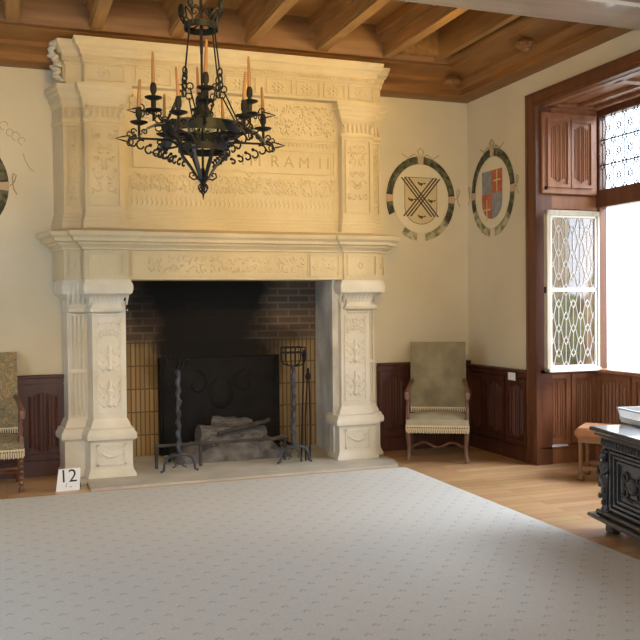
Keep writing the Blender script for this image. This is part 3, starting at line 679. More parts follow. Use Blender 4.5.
P(MB().sweep(CPLAN, [(0, 3.71), (0.010, 3.715), (0.010, 3.725), (0.016, 3.73), (0.016, 3.765), (0.03, 3.775), (0.036, 3.79), (0.036, 3.805), (0.055, 3.83), (0.072, 3.84), (0.076, 3.86), (0.09, 3.885), (0.094, 3.91), (0, 3.93)]), 'crown_cornice', stone)
b = MB()
for k in range(92): b.box(0.68+k*0.0302, 0.68+k*0.0302+0.017, 7.93-0.028, 7.93-.012, 3.733, 3.763)
for k in range(4): b.box(0.51+k*0.035, 0.53+k*0.035, 8.02, 8.05, 3.733, 3.763)
P(b, 'egg_and_dart', stone)
b = MB(); rd = random.Random(8)
for k in range(26):
    t = k/25; z = 3.90-0.33*t; x = 0.43+0.06*t+rd.uniform(-0.025, 0.02); b.ell((x, 8.04+rd.uniform(0, 0.14), z), (0.042, 0.05, 0.020), 6, 4, Matrix.Rotation(rd.uniform(-.8, .8), 3, 'Y'))
P(b, 'acanthus_crest', stone_low, smooth=True)

# ------------------------------------------------------------------ fireback, logs, andirons
fb = thing('fireback', 'large black cast iron fireback plate standing at the rear of the hearth', 'fireback', (2.11, 8.88, HZ))
b = MB(); b.box(-0.64, 0.64, -0.035, 0.02, 0, 1.0, 0.008); b.build('plate', castiron, fb)
b = MB(); 
for s_ in (-1, 1): b.tube([(px, -0.035, pz) for px, pz in spiral(s_*0.26, 0.72, 0.14, 0.8, PI/2, s_)], 0.014, 6)
b.ell((0, -0.035, 0.62), (0.13, 0.025, 0.17), 12, 7); b.box(-0.6, 0.6, -0.05, -0.035, 0.95, 0.97); b.box(-.6, -.58, -.05, -.035, .05, .97); b.box(.58, .6, -.05, -.035, .05, .97)
b.build('plate_relief', castiron, fb, smooth=True)
def log(name, p, q, r, m, label, seed):
    rd = random.Random(seed); p = Vector(p); q = Vector(q); n = 9; pts = []; rs = []
    for i in range(n+1):
        t = i/n; pts.append(p.lerp(q, t)+Vector((0, rd.uniform(-.01, .01), rd.uniform(-.006, .006)))); rs.append(r*rd.uniform(0.9, 1.06))
    b = MB(); b.tube(pts, rs, 12)
    o = b.build(name, m, smooth=True); return tag(o, label, 'log', 'ashen logs on the hearth')
log('log', (1.80, 8.56, 0.25), (2.50, 8.62, 0.21), 0.105, bark, 'thick pale grey ashen log with round end facing left on the hearth', 1)
log('log', (1.98, 8.72, 0.33), (2.38, 8.74, 0.29), 0.09, bark, 'shorter ashen log lying on top behind the thick grey log', 2)
log('log', (1.98, 8.45, 0.27), (2.52, 8.47, 0.38), 0.022, charred, 'thin dark charred branch slanting across the thick grey log', 3)
log('log', (1.80, 8.40, 0.13), (2.45, 8.45, 0.13), 0.06, charred, 'dark slim log at the front foot of the ash heap', 4)
b = MB(); rd = random.Random(2); nx, ny = 30, 14; vs = []; fs = []
for j in range(ny+1):
    for i in range(nx+1):
        u, v_ = i/nx*2-1, j/ny*2-1; h_ = max(0, 1-u*u)*max(0, 1-v_*v_)
        vs.append((2.12+u*0.58, 8.55+v_*0.27, HZ+0.24*h_**0.7*(0.85+0.3*rd.random())+0.002))
for j in range(ny):
    for i in range(nx): a = j*(nx+1)+i; fs.append((a, a+1, a+nx+2, a+nx+1))
b.add(vs, fs); o = b.build('ash_heap', ash, smooth=True); tag(o, 'mound of pale grey ash beneath the logs in the firebox', 'ash'); o['kind'] = 'stuff'

def andiron(loc, label, square):
    t = thing('andiron', label, 'andiron', loc, 0, 'tall andirons before the fire')
    b = MB(); rd = random.Random(1)
    tw = [(0.008*math.sin(k*1.7), 0.008*math.cos(k*1.7), 0.14+k*0.032) for k in range(26)]
    b.tube(tw, [0.021+0.006*math.sin(k*2.1) for k in range(26)], 8)
    b.build('post', iron_b, t, smooth=True)
    for s_ in (-1, 1):
        b = MB(); b.tube([(0, 0, 0.155), (s_*0.06, -0.01, 0.165), (s_*0.115, -0.02, 0.14), (s_*0.14, -0.02, 0.08), (s_*0.145, -0.02, 0.025), (s_*0.175, -0.02, 0.012)], [0.016, 0.016, 0.015, 0.013, 0.013, 0.011], 7); b.build('leg', iron_b, t, smooth=True)
        b = MB(); b.tube([(s_*0.02, -0.01, 0.14), (s_*0.05, -0.02, 0.09), (s_*0.03, -0.02, 0.06), (s_*0.065, -0.02, 0.045)], 0.007, 5); b.build('scroll', iron_b, t, smooth=True)
    b = MB(); b.tube([(0, 0, 0.16), (0, 0.25, 0.17), (0, 0.48, 0.16), (0, 0.50, 0.01)], 0.014, 6); b.build('log_rest', iron, t)
    b = MB()
    if square:
        for z in (1.07, 1.12): b.tube([(-0.1, -0.07, z), (0.1, -0.07, z), (0.1, 0.07, z), (-0.1, 0.07, z), (-0.1, -0.07, z)], 0.007, 5)
        for x in (-0.1, 0, 0.1):
            for y in (-0.07, 0.07): b.tube([(x, y, 1.12), (x, y, 1.0), (x*0.75, y*0.8, 0.955), (x*0.25, y*.3, 0.94), (0, 0, 0.93)], 0.007, 5)
    else:
        for a in (0, PI/2, PI, 3*PI/2, PI/4, 5*PI/4):
            c_, s_ = math.cos(a), math.sin(a)
            b.tube([(0, 0, 0.93), (0.05*c_, 0.05*s_, 0.945), (0.09*c_, 0.09*s_, 0.99), (0.095*c_, 0.095*s_, 1.04), (0.12*c_, 0.12*s_, 1.075)], 0.007, 5)
        b.tube([(0.095*math.cos(k*PI/8), 0.095*math.sin(k*PI/8), 1.04) for k in range(17)], 0.006, 5)
    b.build('cup_cradle', iron, t, smooth=True)
    return t
andiron((1.49, 7.93, HZ), 'tall iron andiron with curled round cradle on arched feet, left of the fire', False)
andiron((2.61, 7.95, HZ), 'tall blue-grey iron andiron with square barred cradle, right of the fire', True)
b = MB(); b.tube([(1.30, 8.16, 0.235), (2.62, 8.16, 0.235)], 0.016, 7); 
for x in (1.32, 1.74, 2.58): b.box(x-0.014, x+0.014, 8.145, 8.175, 0.02, 0.25, 0.004)
b.tube([(2.35, 8.1, 0.27), (2.42, 8.05, 0.25), (2.56, 8.06, 0.27)], 0.02, 6)
tag(b.build('log_bar', charred, smooth=True), 'long low dark iron bar lying across between the two andirons', 'fire bar')
t = thing('fire_poker', 'slim iron poker with ball handle leaning beside the right andiron', 'fire tool', (2.70, 8.0, HZ))
b = MB(); b.tube([(0, 0, 0.0), (0.07, 0.1, 0.98)], 0.009, 6); b.build('shaft', iron, t); b = MB(); b.ell((0.075, 0.105, 1.04), (0.026, 0.026, 0.045)); b.tube([(0.07, 0.1, 0.96), (0.074, 0.104, 1.01)], 0.016, 6); b.build('handle', iron, t, smooth=True)
t = thing('fire_tongs', 'iron fire tongs with two long arms leaning nearest the pale jamb', 'fire tool', (2.775, 8.02, HZ))
for s_ in (-1, 1): b = MB(); b.tube([(s_*0.022, 0, 0), (s_*0.026+0.02, 0.05, 0.42), (0.045+s_*0.008, 0.1, 0.80)], 0.008, 6); b.build('arm', iron, t)
b = MB(); b.lathe([(0.006, 0.78), (0.03, 0.80), (0.03, 0.83), (0.012, 0.86), (0.012, 0.90)], (0.046, 0.1, 0), 8); b.build('pivot', iron, t)

# ------------------------------------------------------------------ painted coats of arms
def coat(loc, rz, label, rx, rz_, kind):
    t = thing('painted_coat_of_arms', label, 'coat of arms', loc, rz, 'coats of arms painted on the plaster walls')
    def ring(r0, r1, a0, a1, y, n=None):
        n = n or max(3, int((a1-a0)/0.12)); b = MB(); vs = []
        for k in range(n+1):
            a = a0+(a1-a0)*k/n
            for r in (r0, r1):
                for yy_ in (y, 0): vs.append((rx*r*math.sin(a), yy_, rz_*r*math.cos(a)))
        fs = []
        for k in range(n):
            o = k*4; fs += [(o, o+4, o+6, o+2), (o, o+1, o+5, o+4), (o+2, o+6, o+7, o+3)]
        fs += [(0, 2, 3, 1), (n*4, n*4+1, n*4+3, n*4+2)]
        b.add(vs, fs); return b
    pts = [(rx*0.8*math.cos(a), rz_*0.8*math.sin(a)) for a in [2*PI*k/40 for k in range(40)]]
    MB().slab(pts, -0.0015, 0.005).build('roundel', pt_ground, t)
    g = 0.09
    segs = [(g, 1.1, 0), (1.1, PI/2-g, 0), (PI/2+g, 2.2, 0), (2.2, PI-g*1.5, 1), (PI+g*1.5, 3.75, 1), (3.75, 4.3, 2), (4.3, 3*PI/2-g, 0), (3*PI/2+g, 5.6, 0), (5.6, 2*PI-g, 0)]
    for a0, a1, q in segs:
        if q == 2 and kind == 'saltire': continue
        ring(0.82, 1.0, a0, a1-0.0, -0.0025).build('wreath', pt_faded if q else pt_dark, t)
    for a in (0, PI/2, 3*PI/2): ring(0.81, 1.01, a-g, a+g, -0.003).build('wreath_band', pt_pink, t)
    b = MB()
    b.tube([(rx*(-0.03), -0.002, rz_), (-rx*0.09, -0.002, rz_*1.12), (0, -0.002, rz_*1.2), (rx*0.09, -0.002, rz_*1.12), (rx*0.03, -0.002, rz_)], 0.005, 4)
    for s_ in (-1, 1): b.tube([(s_*rx*(0.1+0.09*k), -0.001, rz_*(1.0+0.05*math.sin(k*1.6))) for k in range(6)], 0.004, 4)
    for s_ in (1, -1) if kind != 'saltire' else (1,):
        b.tube([(s_*rx*1.02, -0.001, 0), (s_*rx*1.12, -0.001, rz_*0.1), (s_*rx*1.16, -0.001, rz_*0.22), (s_*rx*1.1, -0.001, rz_*0.26), (s_*rx*1.07, -0.001, rz_*0.17), (s_*rx*1.1, -0.001, -rz_*0.06), (s_*rx*1.17, -0.001, -rz_*0.16)], 0.004, 4)
    b.build('ribbon_knot', pt_line, t)
    # shield outline
    sw, st_, sb = rx*0.47, rz_*0.50, -rz_*0.60
    sh_ = [(-sw, st_), (-sw, sb+sw*0.9)] + [(-sw*math.cos(a), sb+sw*0.9-sw*0.9*math.sin(a)) for a in [PI*k/12 for k in range(1, 12)]] + [(sw, sb+sw*0.9), (sw, st_)]
    if kind == 'saltire':
        MB().slab(sh_[::-1], -0.003, 0).build('shield', pt_gold, t)
        b = MB(); b.tube([(x, -0.003, z) for x, z in sh_]+[(-sw, -0.003, st_)], 0.003, 4)
        for s_ in (-1, 1):
            for k in (-1, 0, 1):
                o = k*0.058
                b.strap([(-s_*sw*0.98+o*0.7, -0.0035-0.0005*s_, st_*0.98+(o*0.7*s_ if s_ > 0 else -o*.7*-1)*0), (s_*sw*0.86+o*0.7, -0.0035-0.0005*s_, -rz_*0.42)], (1, 0, 0), 0.020, 0.002)
        b.build('saltire', pt_black, t)
        b = MB()
        for (x, z) in ((0, 0.35), (-0.6, -0.03), (0.62, -0.05), (0, -0.43)):
            cx, cz = x*sw, z*rz_
            b.ell((cx, -0.003, cz), (0.030, 0.003, 0.013), 8, 4); b.ell((cx-0.028, -0.003, cz+0.014), (0.011, 0.003, 0.010), 6, 4)
            b.slab([(cx+0.02, cz+0.006), (cx+0.055, cz+0.018), (cx+0.052, cz-0.004)], -0.005, -0.001); b.slab([(cx-0.004, cz-0.006), (cx+0.008, cz-0.03), (cx+0.014, cz-0.006)], -0.005, -0.001)
        b.build('bird', pt_black, t)
    elif kind == 'quarters':
        MB().slab(sh_[::-1], -0.003, 0).build('shield', pt_blue, t)
        mz = -rz_*0.02
        b = MB(); b.box(0, sw, -0.004, 0, mz, st_); low = [(-sw, mz), (-sw, sb+sw*0.9)] + [(-sw*math.cos(a), sb+sw*0.9-sw*0.9*math.sin(a)) for a in [PI*k/12 for k in range(1, 7)]] + [(0, mz)]
        b.slab(low[::-1], -0.004, 0); b.build('red_quarter', pt_red, t)
        b = MB()
        for cx, cz in ((sw/2, (st_+mz)/2), (-sw/2, mz-0.17)):
            b.box(cx-0.008, cx+0.008, -0.0055, 0, cz-0.11, cz+0.11); b.box(cx-0.07, cx+0.07, -0.0055, 0, cz+0.0, cz+0.016)
        b.build('cross', pt_gold, t)
    return t
coat((4.19, YB-0.006, 2.665), 0, 'painted roundel with dark saltire and four birds on the wall beside the chimneybreast', 0.405, 0.45, 'saltire')
coat((XW-0.006, 7.835, 2.69), -PI/2, 'painted roundel with red and blue quartered shield on the window wall', 0.42, 0.455, 'quarters')
coat((-0.35, YB-0.006, 2.645), 0, 'painted dark wreath roundel cut off by the left edge of the picture', 0.405, 0.45, 'plain')
b = MB()
for cx, cz, rr in ((0.02, 3.19, 0.035), (0.07, 3.13, 0.03), (0.12, 3.10, 0.035), (0.17, 3.06, 0.03)):
    b.tube([(cx+rr*math.cos(q*0.6), YB-.001, cz+rr*1.1*math.sin(q*0.6)) for q in range(9)], 0.0025, 4)
b.tube([(0.18, YB-.001, 2.95), (0.20, YB-.001, 2.88), (0.24, YB-.001, 2.81), (0.27, YB-.001, 2.79)], 0.0025, 4)
tag(b.build('painted_ribbon', pt_line), 'faint sepia ribbon flourish painted on plaster left of the overmantel', 'wall painting')

# ------------------------------------------------------------------ carpet
b = MB(); b.box(-2.5, 3.53, 0.6, 7.39, 0, 0.012, 0.004)
tag(b.build('carpet', carpet_m), 'very large cream carpet with small pinkish sprigs covering the plank floor', 'carpet')

# ------------------------------------------------------------------ chandelier
CH_ = thing('chandelier', 'large black wrought iron chandelier with scrolled arms hanging before the overmantel', 'chandelier', (1.166, 5.3, 0))
def hoop(b, r, z0, z1, th=0.006, n=40):
    b.lathe([(r-th, z0), (r, z0), (r, z1), (r-th, z1), (r-th, z0)], (0, 0, 0), n); b.f = b.f[:-2]
b = MB(); hoop(b, 0.235, 2.60, 2.665); b.build('main_ring', iron_g, CH_, smooth=True)
b = MB(); hoop(b, 0.15, 2.495, 2.54); b.build('lower_ring', iron, CH_, smooth=True)
b = MB(); hoop(b, 0.105, 3.245, 3.285); b.build('crown_ring', iron_g, CH_, smooth=True)
b = MB(); b.tube([(0, 0, 2.30), (0, 0, 3.10)], 0.008, 6); b.tube([(0, 0, 3.10), (0, 0, 3.76)], 0.010, 6); b.lathe([(0.05, 3.745), (0.05, 3.755), (0.02, 3.76)], (0, 0, 0), 12)
for a in range(4):
    c_, s_ = math.cos(a*PI/2+.4), math.sin(a*PI/2+.4); b.tube([(0, 0, 3.30), (0.105*c_, 0.105*s_, 3.265)], 0.005, 5)
b.build('centre_rod', iron, CH_, smooth=True)
def pol(a, r, z): return (r*math.sin(a), -r*math.cos(a), z)      # a = 0 points to the camera side
# crown finials: curled lilies
for k in range(4):
    a = R(-40)+k*PI/2; b = MB()
    b.tube([pol(a, 0.105, 3.26), pol(a, 0.115, 3.33), pol(a, 0.155, 3.40)], [0.007, 0.006, 0.003], 5)
    b.ell(pol(a, 0.138, 3.385), (0.02, 0.02, 0.045), 6, 5)
    for s_ in (-1, 1):
        b.tube([pol(a+s_*q*0.25, 0.12+0.02*math.sin(q*2), 3.30+0.055*math.sin(q*1.5)) for q in [i*0.3 for i in range(8)]], 0.005, 5)
    b.build('crown_finial', iron_g, CH_, smooth=True)
b = MB()
for s_ in (-1, 1): b.tube([(s_*0.01+s_*px, 0, 3.33+pz) for px, pz in spiral(0.03, 0.03, 0.03, 1.1, PI, -1)], 0.005, 5)
b.build('rod_scroll', iron, CH_, smooth=True)
# suspension rods, links and V stays
for k in range(4):
    a = R(-55)+k*PI/2; b = MB()
    b.tube([pol(a, 0.105, 3.25), pol(a, 0.145, 2.98)], 0.0055, 5)
    b.tube([pol(a-0.25, 0.150, 2.86), pol(a-0.62, 0.228, 2.665)], 0.005, 5); b.tube([pol(a+0.25, 0.150, 2.86), pol(a+0.62, 0.228, 2.665)], 0.005, 5)
    b.build('suspension_rod', iron, CH_)
    b = MB()
    for (rr, z, pl_) in ((0.148, 2.965, 0), (0.150, 2.925, 1), (0.152, 2.885, 0), (0.20, 2.93, 1)):
        if rr > 0.19: rr = 0.150
        c0 = Vector(pol(a, rr, z)); pts = []
        tdir = Vector((math.cos(a), math.sin(a), 0)) if pl_ else Vector((math.sin(a), -math.cos(a), 0))
        for q in range(11): an = 2*PI*q/10; pts.append(c0+tdir*0.018*math.cos(an)+Vector((0, 0, 0.026*math.sin(an))))
        MB().tube(pts, 0.005, 5).build('chain_link', iron, CH_)
    for s_ in (-1, 1):
        c0 = Vector(pol(a+s_*0.25, 0.15, 2.87)); MB().tube([c0+Vector((0.02*math.cos(an), 0, 0.02*math.sin(an))) for an in [2*PI*q/10 for q in range(11)]], 0.0045, 5).build('chain_link', iron, CH_)
        c0 = Vector(pol(a+s_*0.62, 0.23, 2.685)); MB().tube([c0+Vector((0.017*math.cos(an), 0, 0.017*math.sin(an))) for an in [2*PI*q/10 for q in range(11)]], 0.0045, 5).build('chain_link', iron, CH_)
def holder(b, a, r, z, pan2=None, low=None):
    """pan + socket at pan height z"""
    x, y, _ = pol(a, r, 0)
    b.lathe([(0.004, -0.012), (0.02, -0.010), (0.052, 0.004), (0.055, 0.010), (0.02, 0.002), (0.012, 0.01), (0.013, 0.03), (0.020, 0.045), (0.020, 0.075), (0.014, 0.095), (0.008, 0.10)], (x, y, z), 12)
    if pan2: b.lathe([(0.004, -0.01), (0.02, -0.008), (0.052, 0.0), (0.052, 0.006), (0.016, 0.01), (0.016, 0.06)], (x, y, pan2), 12)
    b.tube([(x, y, low), (x, y, z)], 0.009, 6)
    for s_ in (-1, 1):
        b.tube([(x+s_*(0.012+px), y, low+0.045+pz) for px, pz in spiral(0.022, 0.0, 0.02, 1.0, PI, -1, 10)], 0.0045, 4)
def arrow(b, a, r, z):
    d = Vector(pol(a, 1, 0)); c = Vector(pol(a, r, z)); zz = Vector((0, 0, 1))
    b.tube([c, c+d*0.02+zz*0.018, c+d*0.05+zz*0.012, c+d*0.095, c+d*0.05-zz*0.012, c+d*0.02-zz*0.018, c], 0.005, 5)
    for s_ in (-1, 1):
        b.tube([c+d*(px-0.005)+zz*s_*pz for px, pz in [(0.0, 0.0), (-0.005, 0.022), (0.005, 0.038), (0.024, 0.042), (0.034, 0.028), (0.024, 0.016), (0.014, 0.022)]], 0.0045, 5)
def curl_chain(b, a):
    """drooping openwork scrolls under a lower arm, growing outwards"""
    for i in range(6):
        r = 0.19+0.046*i; z = 2.445+0.017*i + (0.012 if i > 3 else 0); q = 0.016+0.0042*i
        d = Vector(pol(a, 1, 0)); c = Vector(pol(a, r, z)); zz = Vector((0, 0, 1))
        b.tube([c + d*q*(1-.05*k)*math.cos(PI*0.7-k*0.5) + zz*q*(1-.04*k)*math.sin(PI*0.7-k*0.5) for k in range(11)], 0.006, 5)
        b.ell(c+zz*q*1.1-d*0.01, (0.012, 0.012, 0.010), 6, 4)
low_az = [-93, -33, 27, 87, 147, 207]; up_az = [-8, 82, 172, 262]
CAND = []
for az in low_az:
    a = R(az); b = MB()
    b.tube([pol(a, 0.10, 2.50), pol(a, 0.20, 2.565), pol(a, 0.40, 2.565), pol(a, 0.43, 2.56)], 0.0075, 5)
    arrow(b, a, 0.43, 2.56); curl_chain(b, a); b.build('lower_arm', iron, CH_, smooth=True)
    b = MB(); d = Vector(pol(a, 1, 0)); side_ = Vector((-d.y, d.x, 0))
    b.strap([pol(a, 0.235, 2.655), pol(a, 0.29, 2.65), pol(a, 0.34, 2.625), pol(a, 0.385, 2.575)], side_, 0.085, 0.004)
    b.strap([pol(a, 0.34, 2.627), pol(a, 0.385, 2.577), pol(a, 0.40, 2.56)], side_, 0.035, 0.004)
    b.build('leaf_plate', iron_b, CH_, smooth=True)
    b = MB(); holder(b, a, 0.385, 2.655, None, 2.56); b.build('candle_holder', iron, CH_, smooth=True)
    CAND.append((a, 0.385, 2.755, 0.17))
for az in up_az:
    a = R(az); b = MB()
    b.tube([pol(a, 0.235, 2.665), pol(a, 0.27, 2.71), pol(a, 0.33, 2.735), pol(a, 0.36, 2.74)], 0.0065, 5); arrow(b, a, 0.36, 2.74)
    for i in range(2):
        c = Vector(pol(a, 0.265, 2.69-i*0.05)); d = Vector(pol(a, 1, 0)); b.tube([c+d*0.022*math.cos(k*.6)+Vector((0, 0, 0.022*math.sin(k*.6))) for k in range(11)], 0.005, 5)
    b.build('upper_arm', iron, CH_, smooth=True)
    b = MB(); holder(b, a, 0.295, 2.815, 2.745, 2.68); b.build('candle_holder', iron, CH_, smooth=True)
    CAND.append((a, 0.295, 2.913, 0.19))
# straps from lower ring to the foot, basket of scrolls, finial
for k in range(8):
    a = k*PI/4+0.2; b = MB(); d = Vector(pol(a, 1, 0)); side_ = Vector((-d.y, d.x, 0))
    b.strap([pol(a, 0.15, 2.52), pol(a, 0.135, 2.47), pol(a, 0.085, 2.41), pol(a, 0.05, 2.36), pol(a, 0.035, 2.33)], side_, 0.022, 0.006)
    b.tube([pol(a, 0.15, 2.54), pol(a, 0.175, 2.57), pol(a, 0.215, 2.575), pol(a, 0.232, 2.61)], 0.008, 5)
    b.tube([pol(a+0.15, 0.135, 2.56), pol(a+0.15, 0.12, 2.60), pol(a+.15, 0.15, 2.60)], [0.008, 0.006, 0.003], 5)
    b.build('strap', iron_b if k % 2 else iron, CH_, smooth=True)
for k in range(4):
    a = k*PI/2+R(90); b = MB(); b.tube([pol(a, 0.03+px, 2.335+pz) for px, pz in [(0, 0), (0.03, -0.008), (0.055, 0.01), (0.05, 0.032), (0.03, 0.034), (0.026, 0.018), (0.036, 0.014)]], 0.0055, 5); b.build('foot_scroll', iron, CH_, smooth=True)
b = MB(); b.lathe([(0.012, 2.30), (0.03, 2.325), (0.038, 2.345), (0.02, 2.365), (0.01, 2.40)], (0, 0, 0), 10); b.build('foot_boss', iron, CH_, smooth=True)
b = MB()
for k in range(6):
    a0 = k*PI/3; b.tube([((0.004+0.026*math.sin(PI*t))*math.cos(a0+t*2.2), (0.004+0.026*math.sin(PI*t))*math.sin(a0+t*2.2), 2.315-0.075*t) for t in [i/8 for i in range(9)]], 0.0045, 5)
b.ell((0, 0, 2.28), (0.016, 0.016, 0.03), 8, 5); b.tube([(0, 0, 2.245), (0, 0, 2.205)], [0.009, 0.002], 6); b.build('twisted_finial', iron, CH_, smooth=True)
# glass lamp in the middle
b = MB(); b.lathe([(0.03, 2.86), (0.018, 2.84), (0.028, 2.80), (0.05, 2.75), (0.062, 2.71), (0.055, 2.70)], (0, 0, 0), 14); b.build('lamp_cap', iron_g, CH_, smooth=True)
b = MB(); b.lathe([(0.05, 2.71), (0.085, 2.69), (0.10, 2.665), (0.09, 2.64), (0.05, 2.62), (0.01, 2.615)], (0, 0, 0), 18); b.build('glass_bowl', bulb_glass, CH_, smooth=True)

NAMES = {0: 'tan candle on the leftmost long arm of the chandelier', 1: 'tan candle on the front left lower arm of the chandelier', 2: 'tan candle on the front right lower arm of the chandelier',
         3: 'tan candle on the rightmost long arm of the chandelier', 4: 'tan candle on the rear right lower arm of the chandelier', 5: 'tan candle on the rear left lower arm of the chandelier',
         6: 'tan candle nearest the viewer, highest in the middle of the chandelier', 7: 'tall tan candle on the right double-pan holder of the chandelier', 8: 'tan candle at the back centre behind the chandelier rods', 9: 'tall tan candle on the left double-pan holder of the chandelier'}
for i, (a, r, z, h_) in enumerate(CAND):
    x, y, _ = pol(a, r, 0); rd = random.Random(i); tl = rd.uniform(-.012, .012)
    b = MB(); b.tube([(0, 0, 0), (tl*0.3, 0, h_*0.4), (tl, 0, h_-0.01), (tl, 0, h_)], [0.0125, 0.011, 0.0075, 0.003], 9)
    o = b.build('candle', wax, smooth=True); o.location = (1.166+x, 5.3+y, z-0.001); tag(o, NAMES[i], 'candle', 'candles on the chandelier')

# ------------------------------------------------------------------ armchairs
def armchair(loc, rz, label, back_m, seat_m, turned, W_=0.62):
    t = thing('armchair', label, 'chair', loc, rz, 'high-backed armchairs against the wall')
    hw_ = W_/2; D = 0.52; sz = 0.47
    # seat
    b = MB(); n = 10; vs = []; fs = []
    for j in range(n+1):
        for i in range(n+1):
            u, v_ = i/n*2-1, j/n*2-1; vs.append((u*hw_, j/n*D, sz-0.05+0.055*(1-abs(u)**3)*(1-abs(v_)**3)))
    o0 = len(vs); vs += [(-hw_, 0, sz-0.15), (hw_, 0, sz-0.15), (hw_, D, sz-0.15), (-hw_, D, sz-0.15)]
    for j in range(n):
        for i in range(n): a = j*(n+1)+i; fs.append((a, a+1, a+n+2, a+n+1))
    fs += [tuple([o0, o0+1] + [n-i for i in range(n+1)]), tuple([o0+1, o0+2] + [(n-j)*(n+1)+n for j in range(n+1)]), tuple([o0+2, o0+3] + [n*(n+1)+i for i in range(n+1)]), tuple([o0+3, o0]+[j*(n+1) for j in range(n+1)]), (o0, o0+3, o0+2, o0+1)]
    b.add(vs, fs); b.build('seat', seat_m, t, smooth=True)
    # fringe and nails
    b = MB()
    for k in range(34): x = -hw_+0.009+k*(W_-0.018)/33; b.box(x-0.006, x+0.006, -0.008, 0, sz-0.175-0.006*(k % 2), sz-0.12)
    b.box(-hw_-0.004, hw_+0.004, -0.006, 0, sz-0.125, sz-0.105)
    for s_ in (-1, 1): b.box(s_*hw_-(0.006 if s_ < 0 else 0), s_*hw_+(0.006 if s_ > 0 else 0), 0, D, sz-0.165, sz-0.105)
    b.build('fringe', fringe_m, t)
    b = MB()
    for k in range(26): b.ell((-hw_+0.015+k*(W_-0.03)/25, -0.010, sz-0.125), (0.007, 0.005, 0.007), 6, 4)
    b.build('nail_row', nail_m, t)
    # back: slightly raked padded panel
    Mb = Matrix.Translation((0, D-0.06, sz+0.0)) @ Matrix.Rotation(R(-9), 4, 'X')
    b = MB(Mb); bw = hw_*0.94; bh = 0.69
    vs = []; fs = []
    for j in range(n+1):
        for i in range(n+1):
            u, v_ = i/n*2-1, j/n*2-1; vs.append((u*bw, -0.012-0.03*(1-abs(u)**4)*(1-abs(v_)**4), j/n*bh))
    o0 = len(vs); vs += [(-bw, 0.04, 0), (bw, 0.04, 0), (bw, 0.04, bh), (-bw, 0.04, bh)]
    for j in range(n):
        for i in range(n): a = j*(n+1)+i; fs.append((a, a+1, a+n+2, a+n+1))
    fs += [tuple([o0, o0+1] + [n-i for i in range(n+1)]), tuple([o0+1, o0+2] + [(n-j)*(n+1)+n for j in range(n+1)]), tuple([o0+2, o0+3] + [n*(n+1)+i for i in range(n+1)]), tuple([o0+3, o0]+[j*(n+1) for j in range(n+1)]), (o0, o0+3, o0+2, o0+1)]
    b.add(vs, fs); bk = b.build('backrest', back_m, t, smooth=True)
    b = MB(Mb)
    for k in range(30): x = -bw+0.01+k*(2*bw-0.02)/29; b.box(x-0.005, x+0.005, -0.02, -0.008, -0.03, 0.012)
    b.box(-bw, bw, -0.02, -0.008, 0.010, 0.022); b.build('back_fringe', fringe_m, t)
    for s_ in (-1, 1):
        b = MB(); b.tube([(s_*bw*0.97, D-0.03, 0), (s_*bw*.97, D-0.03, sz), (s_*bw*0.97, D+0.02, sz+0.3)], 0.02, 6); b.build('rear_leg', walnut, t)
        # arm
        b = MB(); x = s_*(hw_-0.022)
        b.tube([(x*0.93, D+0.0, sz+0.30), (x, D-0.12, sz+0.27), (x*1.03, D-0.30, sz+0.235), (x*1.04, 0.04, sz+0.215), (x*1.04, -0.02, sz+0.20), (x*1.04, -0.03, sz+0.16), (x*1.04, 0.0, sz+0.15)], [0.018, 0.02, 0.022, 0.026, 0.028, 0.022, 0.012], 8); b.build('arm', walnut, t, smooth=True)
        b = MB(); xx = x*1.0
        if turned: b.lathe([(0.02, sz-0.1), (0.026, sz-0.02), (0.014, sz+0.0), (0.024, sz+0.05), (0.014, sz+0.09), (0.022, sz+0.13), (0.016, sz+0.20)], (xx, 0.05, 0), 10)
        else: b.tube([(xx, 0.03, sz-0.12), (xx*1.02, 0.02, sz-0.04), (xx*1.04, 0.05, sz+0.04), (xx*1.03, 0.07, sz+0.1), (xx*1.02, 0.04, sz+0.19)], [0.024, 0.022, 0.017, 0.018, 0.022], 8)
        b.build('arm_support', walnut, t, smooth=True)
        b = MB(); xx = s_*(hw_-0.022)
        if turned:
            pr = [(0.02, 0.0), (0.026, 0.02), (0.02, 0.04)]
            for q in range(6): z0 = 0.05+q*0.045; pr += [(0.014, z0), (0.025, z0+0.022)]
            pr += [(0.02, 0.33), (0.02, 0.35)]; b.lathe(pr, (xx, 0.03, 0), 10)
        else: b.tube([(xx*1.04, 0.0, 0.012), (xx, 0.01, 0.06), (xx*0.98, 0.035, 0.14), (xx*1.0, 0.03, 0.22), (xx*1.02, 0.02, 0.29), (xx, 0.03, 0.345)], [0.026, 0.017, 0.019, 0.024, 0.024, 0.022], 8)
        b.build('front_leg', walnut, t, smooth=True)
        b = MB(); b.tube([(xx, 0.04, 0.13), (xx*0.97, D/2, 0.13+(0 if turned else 0.0)), (xx*0.98, D-0.03, 0.13)], 0.013, 6); b.build('side_stretcher', walnut, t)
    b = MB()
    if turned: b.tube([(-hw_*.93, D/2, 0.13), (hw_*.93, D/2, 0.13)], [0.014, 0.014], 7); b.tube([(-hw_*.93, 0.03, 0.20), (hw_*.93, 0.03, 0.20)], 0.012, 7)
    else: b.tube([(hw_*0.93*(k/8-1), D*0.45, 0.13+0.025*math.sin(k/16*PI*4-PI/2)+0.01) for k in range(17)], 0.013, 7)
    b.build('stretcher', walnut, t, smooth=True)
    return t
armchair((3.925, 7.50, 0), R(-29), 'high-backed armchair in plain olive-beige upholstery with fringed seat, right of the fireplace', velvet, seatf, False, 0.60)
armchair((-0.175, 7.64, 0), R(2), 'high-backed tapestry armchair with turned legs at the left edge of the picture', tapestry, tapestry, True, 0.62)

